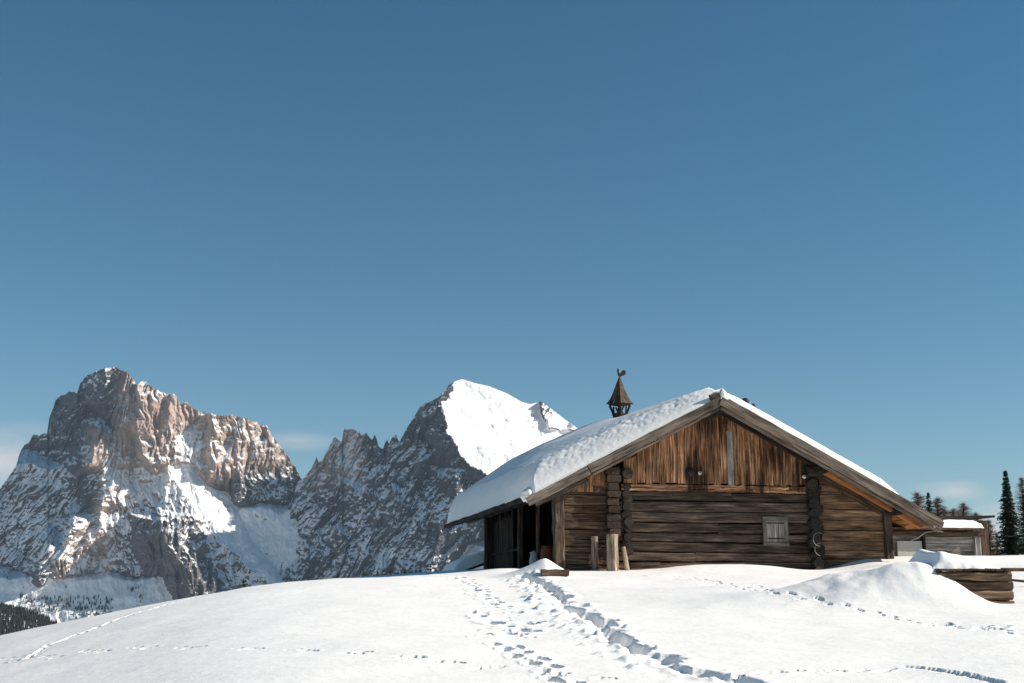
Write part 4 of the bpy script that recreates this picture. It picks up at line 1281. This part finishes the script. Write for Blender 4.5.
def spruce(name, h, w, seed, dens=1.0, mat=None, base_gap=.04):
    r = random.Random(seed)
    root = bpy.data.objects.new(name, None); COL.objects.link(root)
    vs, fs, tn = [], [], []
    n = int(h / .21 * dens)
    for k in range(n):
        t = base_gap + (1 - base_gap) * (k + r.random() * .6) / n
        z = h * t
        R = w * ((1 - t) ** .9) * (.48 + .56 * r.random()) + .04
        if r.random() < .16: R *= .6
        nb_ = max(4, int((5 + 4 * (1 - t)) * dens))
        ph = r.random() * 6.28
        for b in range(nb_):
            a = ph + b * 6.283 / nb_ + r.gauss(0, .25)
            L = R * (.65 + .5 * r.random())
            ca, sa = math.cos(a), math.sin(a)
            up0 = .25 * (t - .45)
            m = max(3, int(L / .14))
            for q in range(m):
                f = (q + .6) / m
                x = L * f
                zz = z + up0 * L * f - .34 * L * f * (1.15 - .55 * f) + r.gauss(0, .03)
                for s in (-1, 1):
                    ln = (.15 + .20 * (1 - f)) * r.uniform(.7, 1.3) * min(1.2, .55 + w * .3) * (.45 + .55 * min(1, (1 - t) * 3.5))
                    wd = .095 * r.uniform(.7, 1.3)
                    a2 = a + s * r.uniform(.5, 1.1)
                    dx, dy = math.cos(a2), math.sin(a2)
                    p = Vector((x * ca, x * sa, zz)); e = p + Vector((dx * ln, dy * ln, -ln * r.uniform(.15, .7)))
                    sdv = Vector((-dy * wd, dx * wd, r.gauss(0, .03)))
                    i = len(vs)
                    vs += [p - sdv * .6, p + sdv * .6, e + sdv * .5, e - sdv * .5]; fs.append((i, i + 1, i + 2, i + 3))
                    tv = min(1, max(0, r.gauss(.35 + .3 * f, .22))); tn += [tv] * 4
    # leader
    for q in range(14):
        a = r.random() * 6.28; z = h - r.random() * .5; i = len(vs)
        p = Vector((0, 0, z)); e = Vector((math.cos(a) * .10, math.sin(a) * .10, z + .16)); sdv = Vector((-math.sin(a) * .03, math.cos(a) * .03, 0))
        vs += [p - sdv, p + sdv, e]; fs.append((i, i + 1, i + 2)); tn += [.4] * 3
    mesh_obj('crown', [tuple(v) for v in vs], fs, mat or M_SPR, root, tone=tn)
    tv, tf = lathe([(w * .085 + .03, -1.0), (w * .07 + .02, h * .2), (w * .045 + .015, h * .6), (.012, h * .98)], 9)
    mesh_obj('trunk', tv, tf, M_BARK, root, True)
    return root


def larch(name, h, w, seed, dens=1.0):
    """leafless larch: trunk, drooping limbs and a haze of fine twigs"""
    r = random.Random(seed)
    root = bpy.data.objects.new(name, None); COL.objects.link(root)
    vs, fs, tn = [], [], []

    def stick(p, e, r0, r1, t):
        d = (e - p).normalized(); s = d.cross(Vector((.3, .5, .8))).normalized(); u = d.cross(s)
        i = len(vs)
        for c, rad in ((p, r0), (e, r1)):
            for k in range(3):
                a = k * 2.094
                vs.append(c + (s * math.cos(a) + u * math.sin(a)) * rad); tn.append(t)
        for k in range(3): fs.append((i + k, i + (k + 1) % 3, i + 3 + (k + 1) % 3, i + 3 + k))
    n = int(h / .13 * dens)
    for k in range(n):
        t = .06 + .93 * (k + r.random()) / n
        z = h * t
        R = w * (1 - t) ** .72 * (.40 + .75 * r.random()) + .06
        for b in range(5):
            a = r.random() * 6.283
            L = R * (.5 + .6 * r.random())
            prev = Vector((0, 0, z))
            m = max(2, int(L / .3))
            for q in range(1, m + 1):
                f = q / m
                c = Vector((math.cos(a) * L * f, math.sin(a) * L * f, z + .30 * L * f - .10 * L * f * f + r.gauss(0, .04)))
                stick(prev, c, .024 * (1 - f) + .006, .024 * (1 - f) + .005, r.uniform(0, .5))
                for _ in range(4):
                    dv = Vector((r.gauss(0, 1), r.gauss(0, 1), r.gauss(.2, .8))).normalized() * r.uniform(.12, .40)
                    stick(prev.lerp(c, r.random()), c + dv, .010, .004, r.uniform(.3, 1))
                prev = c
    mesh_obj('crown', [tuple(v) for v in vs], fs, M_LAR, root, tone=tn)
    tv, tf = lathe([(w * .07 + .05, -1.0), (w * .055 + .04, h * .25), (w * .03 + .03, h * .65), (.015, h * .99)], 9)
    mesh_obj('trunk', tv, tf, M_BARK, root, True)
    return root


def copy_tree(o):
    c = o.copy(); COL.objects.link(c)
    for ch in o.children:
        k = ch.copy(); COL.objects.link(k); k.parent = c
    return c


def at_px(px, row, y):
    """ground point seen in column px at distance y, and the height of the sight line through row"""
    r = ray(px, row); r = r / r[1]
    x = r[0] * y
    return x, y, gz(x, y), CAM[2] + r[2] * y


def set_tree(o, px, row, y, label, group, cat='tree', href=None):
    x, y, g, top = at_px(px, row, y)
    o.location = (x, y, g - .1)
    if href: s = max(.25, (top - g) / href); o.scale = (s, s, s)
    return tag(o, label, cat, group)


G1 = 'conifers on the hill right of the hut'
def H(px, row, y):
    x, y, g, top = at_px(px, row, y); return top - g


h = H(1005, 469, 118); set_tree(spruce('spruce_tree', h, 2.15, 5, 1.45), 1005, 469, 118, 'tall narrow dark spruce standing clear of its neighbours right of the sheds', G1)
h = H(1027, 472, 112); set_tree(spruce('spruce_tree', h, 2.5, 9, 1.4), 1027, 472, 112, 'dark spruce cut by the picture edge next to the tall narrow one', G1)
h = H(1022, 476, 121); set_tree(larch('larch_tree', h, 2.3, 19, 1.2), 1021, 474, 121, 'reddish bare larch behind the spruce at the picture edge', G1)
h = H(988, 519, 124); la = larch('larch_tree', h, 2.2, 3, 1.3); set_tree(la, 988, 519, 124, 'small bare brown larch in the gap between shed and tall spruce', G1)
c = copy_tree(la); set_tree(c, 996, 532, 128, 'lowest bare larch bush at the foot of the tall spruce', G1, href=h)
h = H(963, 502, 132); set_tree(larch('larch_tree', h, 4.8, 4, 1.7), 963, 502, 132, 'bare grey larch rising over the low shed roof', G1)
h2 = H(945, 508, 140); lb = larch('larch_tree', h2, 4.8, 6, 1.7); set_tree(lb, 944, 507, 140, 'bare larch between the hut roof and the larch over the shed', G1)
c = copy_tree(lb); set_tree(c, 917, 492, 150, 'reddish larch top showing first behind the right roof edge', G1, href=h2)
c = copy_tree(lb); c.rotation_euler = (0, 0, 2.1); set_tree(c, 937, 497, 138, 'reddish larch top right of the small spruce tip', G1, href=h2)
h = H(928, 491, 133); sp = spruce('spruce_tree', h, 2.0, 12, 1.2); set_tree(sp, 928, 491, 133, 'dark spruce tip among the larches just above the right roof end', G1)
c = copy_tree(lb); c.rotation_euler = (0, 0, 4.0); set_tree(c, 953, 508, 128, 'low bare larch crown just left of the one over the shed roof', G1, href=h2)
c = copy_tree(lb); c.rotation_euler = (0, 0, 5.0); set_tree(c, 976, 512, 142, 'low bare larch crown right of the one over the shed roof', G1, href=h2)
# two more of the grove stand past the picture edge and throw their shade on the slope
c = copy_tree(sp); set_tree(c, 1062, 486, 108, 'spruce of the grove past the picture edge, nearer one', G1, href=h)
c = copy_tree(sp); c.rotation_euler = (0, 0, 1.0); set_tree(c, 1085, 492, 104, 'spruce of the grove past the picture edge, farther out', G1, href=h)

# treetops peeping over the snow crest, left of the hut
G2 = 'spruce tips behind the snow crest'
tips = [(244, 579, 210, 'lone spruce tip at the foot of the snowy gap between the mountains'), (338, 573.5, 190, 'tiny spruce tip on the crest, first left of the row'), (364, 571.5, 190, 'tiny spruce tip on the crest left of the loose pair'),
        (377.5, 569.7, 185, 'small spruce tip of a loose pair on the crest, its left one'), (390.5, 569.5, 190, 'small spruce tip of a loose pair on the crest, its right one'), (398, 570.5, 180, 'low spruce tip just left of the tallest one on the crest'),
        (405, 567.2, 175, 'stout spruce tip, first of the dense cluster on the crest'), (411, 569.5, 185, 'low spruce tip in the dense cluster, beside the stout one'), (416, 568, 180, 'middling spruce tip in the middle of the dense cluster'),
        (420.5, 565.4, 178, 'slim spruce tip left of the twin tips in the dense cluster'), (427, 564.3, 180, 'taller left one of the twin spruce tips by the eave'), (430.5, 564.2, 183, 'right one of the twin spruce tips by the eave'), (436, 568.5, 186, 'last low spruce tip before the hut eave')]
hp = 9.0
proto = spruce('spruce_tree', hp, 1.25, 31, .75)
for i, (px, row, y, lab) in enumerate(tips):
    o = proto if i == 0 else copy_tree(proto)
    o.rotation_euler = (0, 0, i * 1.3)
    set_tree(o, px, row, y, lab, G2, href=hp)

# far forests: one mass below the left mountain, one on its foot
def forest(name, pts, label, hs, seed):
    r = random.Random(seed)
    vs, fs, tn = [], [], []
    for (x, y, z) in pts:
        h = r.uniform(*hs); w = h * r.uniform(.16, .24); i = len(vs)
        for lv, (rr, hh) in enumerate(((w, .08), (w * .8, .35), (w * .45, .62))):
            a0 = r.random() * 6
            b = len(vs)
            for k in range(5): vs.append((x + rr * r.uniform(.75, 1.2) * math.cos(a0 + k * 1.257), y + rr * math.sin(a0 + k * 1.257), z + h * (hh - .05 * r.random())))
            vs.append((x, y, z + h * min(1, hh + .42)))
            for k in range(5): fs.append((b + k, b + (k + 1) % 5, b + 5))
            tn += [r.random()] * 6
        vs += [(x - w * .1, y, z - 2), (x + w * .1, y, z - 2), (x, y, z + h * .5)]; fs.append((len(vs) - 3, len(vs) - 2, len(vs) - 1)); tn += [0] * 3
    o = mesh_obj(name, vs, fs, foliage_mat(name + '_needles', (.010, .013, .012), (.034, .040, .036)), tone=tn)
    return tag(o, label, 'forest', kind='stuff')


r = random.Random(77)
pts = []
for _ in range(12000):
    x = r.uniform(-1330, -800); y = r.uniform(2080, 2620)
    cl = float(pnoise(x / 70, y / 190, 0, 3))
    if cl > .36 or len(pts) > 6000: continue
    pts.append((x, y, 0))
zz = ground_smooth(np.array([p[0] for p in pts]), np.array([p[1] for p in pts])) + 6 * fbm(np.array([p[0] for p in pts]) / 220, np.array([p[1] for p in pts]) / 220, 0, 4, 8)
pts = [(p[0], p[1], float(z)) for p, z in zip(pts, zz)]
forest('forest', pts, 'dark distant conifer forest with snowy clearings at the lower left', (11, 17), 5)
pts = []
den = fbm(X1 / 22, Y1 / 12, 0, 3, 91)
for _ in range(14000):
    j = r.randrange(X1.shape[0]); i = r.randrange(X1.shape[1])
    x, y = X1[j, i], Y1[j, i]
    if not (20 < x < 255 and 588 < y < 640): continue
    if den[j, i] + (.30 if (x < 112 and y > 598) else -.38) + (.25 if x > 190 else 0) * (y > 585) < 0: continue
    pts.append(tuple(P1[j, i]))
forest('mountain_forest', pts, 'dark scattered conifers on the snowy foot of the left massif', (9, 15), 6)

# ------------------------------------------------------------------ air between here and the mountains
hz_m = bpy.data.materials.new('thin_haze'); hz_m.use_nodes = True
_t = hz_m.node_tree; _t.nodes.remove(_t.nodes['Principled BSDF'])
_v = _t.nodes.new('ShaderNodeVolumePrincipled'); _v.inputs['Color'].default_value = (.55, .76, 1.0, 1); _v.inputs['Density'].default_value = 2.4e-5
_v.inputs['Anisotropy'].default_value = 0.0
_t.links.new(_v.outputs[0], _t.nodes['Material Output'].inputs['Volume'])
_x, _y0, _y1, _z0, _z1 = 13000, -60, 9100, -420, 1250
hv = [(sx * _x, y, z) for z in (_z0, _z1) for y in (_y0, _y1) for sx in (-1, 1)]
hz_o = mesh_obj('haze', hv, [(0, 2, 3, 1), (4, 5, 7, 6), (0, 1, 5, 4), (2, 6, 7, 3), (0, 4, 6, 2), (1, 3, 7, 5)], hz_m)
tag(hz_o, 'thin bluish mountain air in front of the far peaks', 'haze', kind='stuff')
hz_m.cycles.homogeneous_volume = True if hasattr(hz_m.cycles, 'homogeneous_volume') else False
S.cycles.volume_bounces = 0
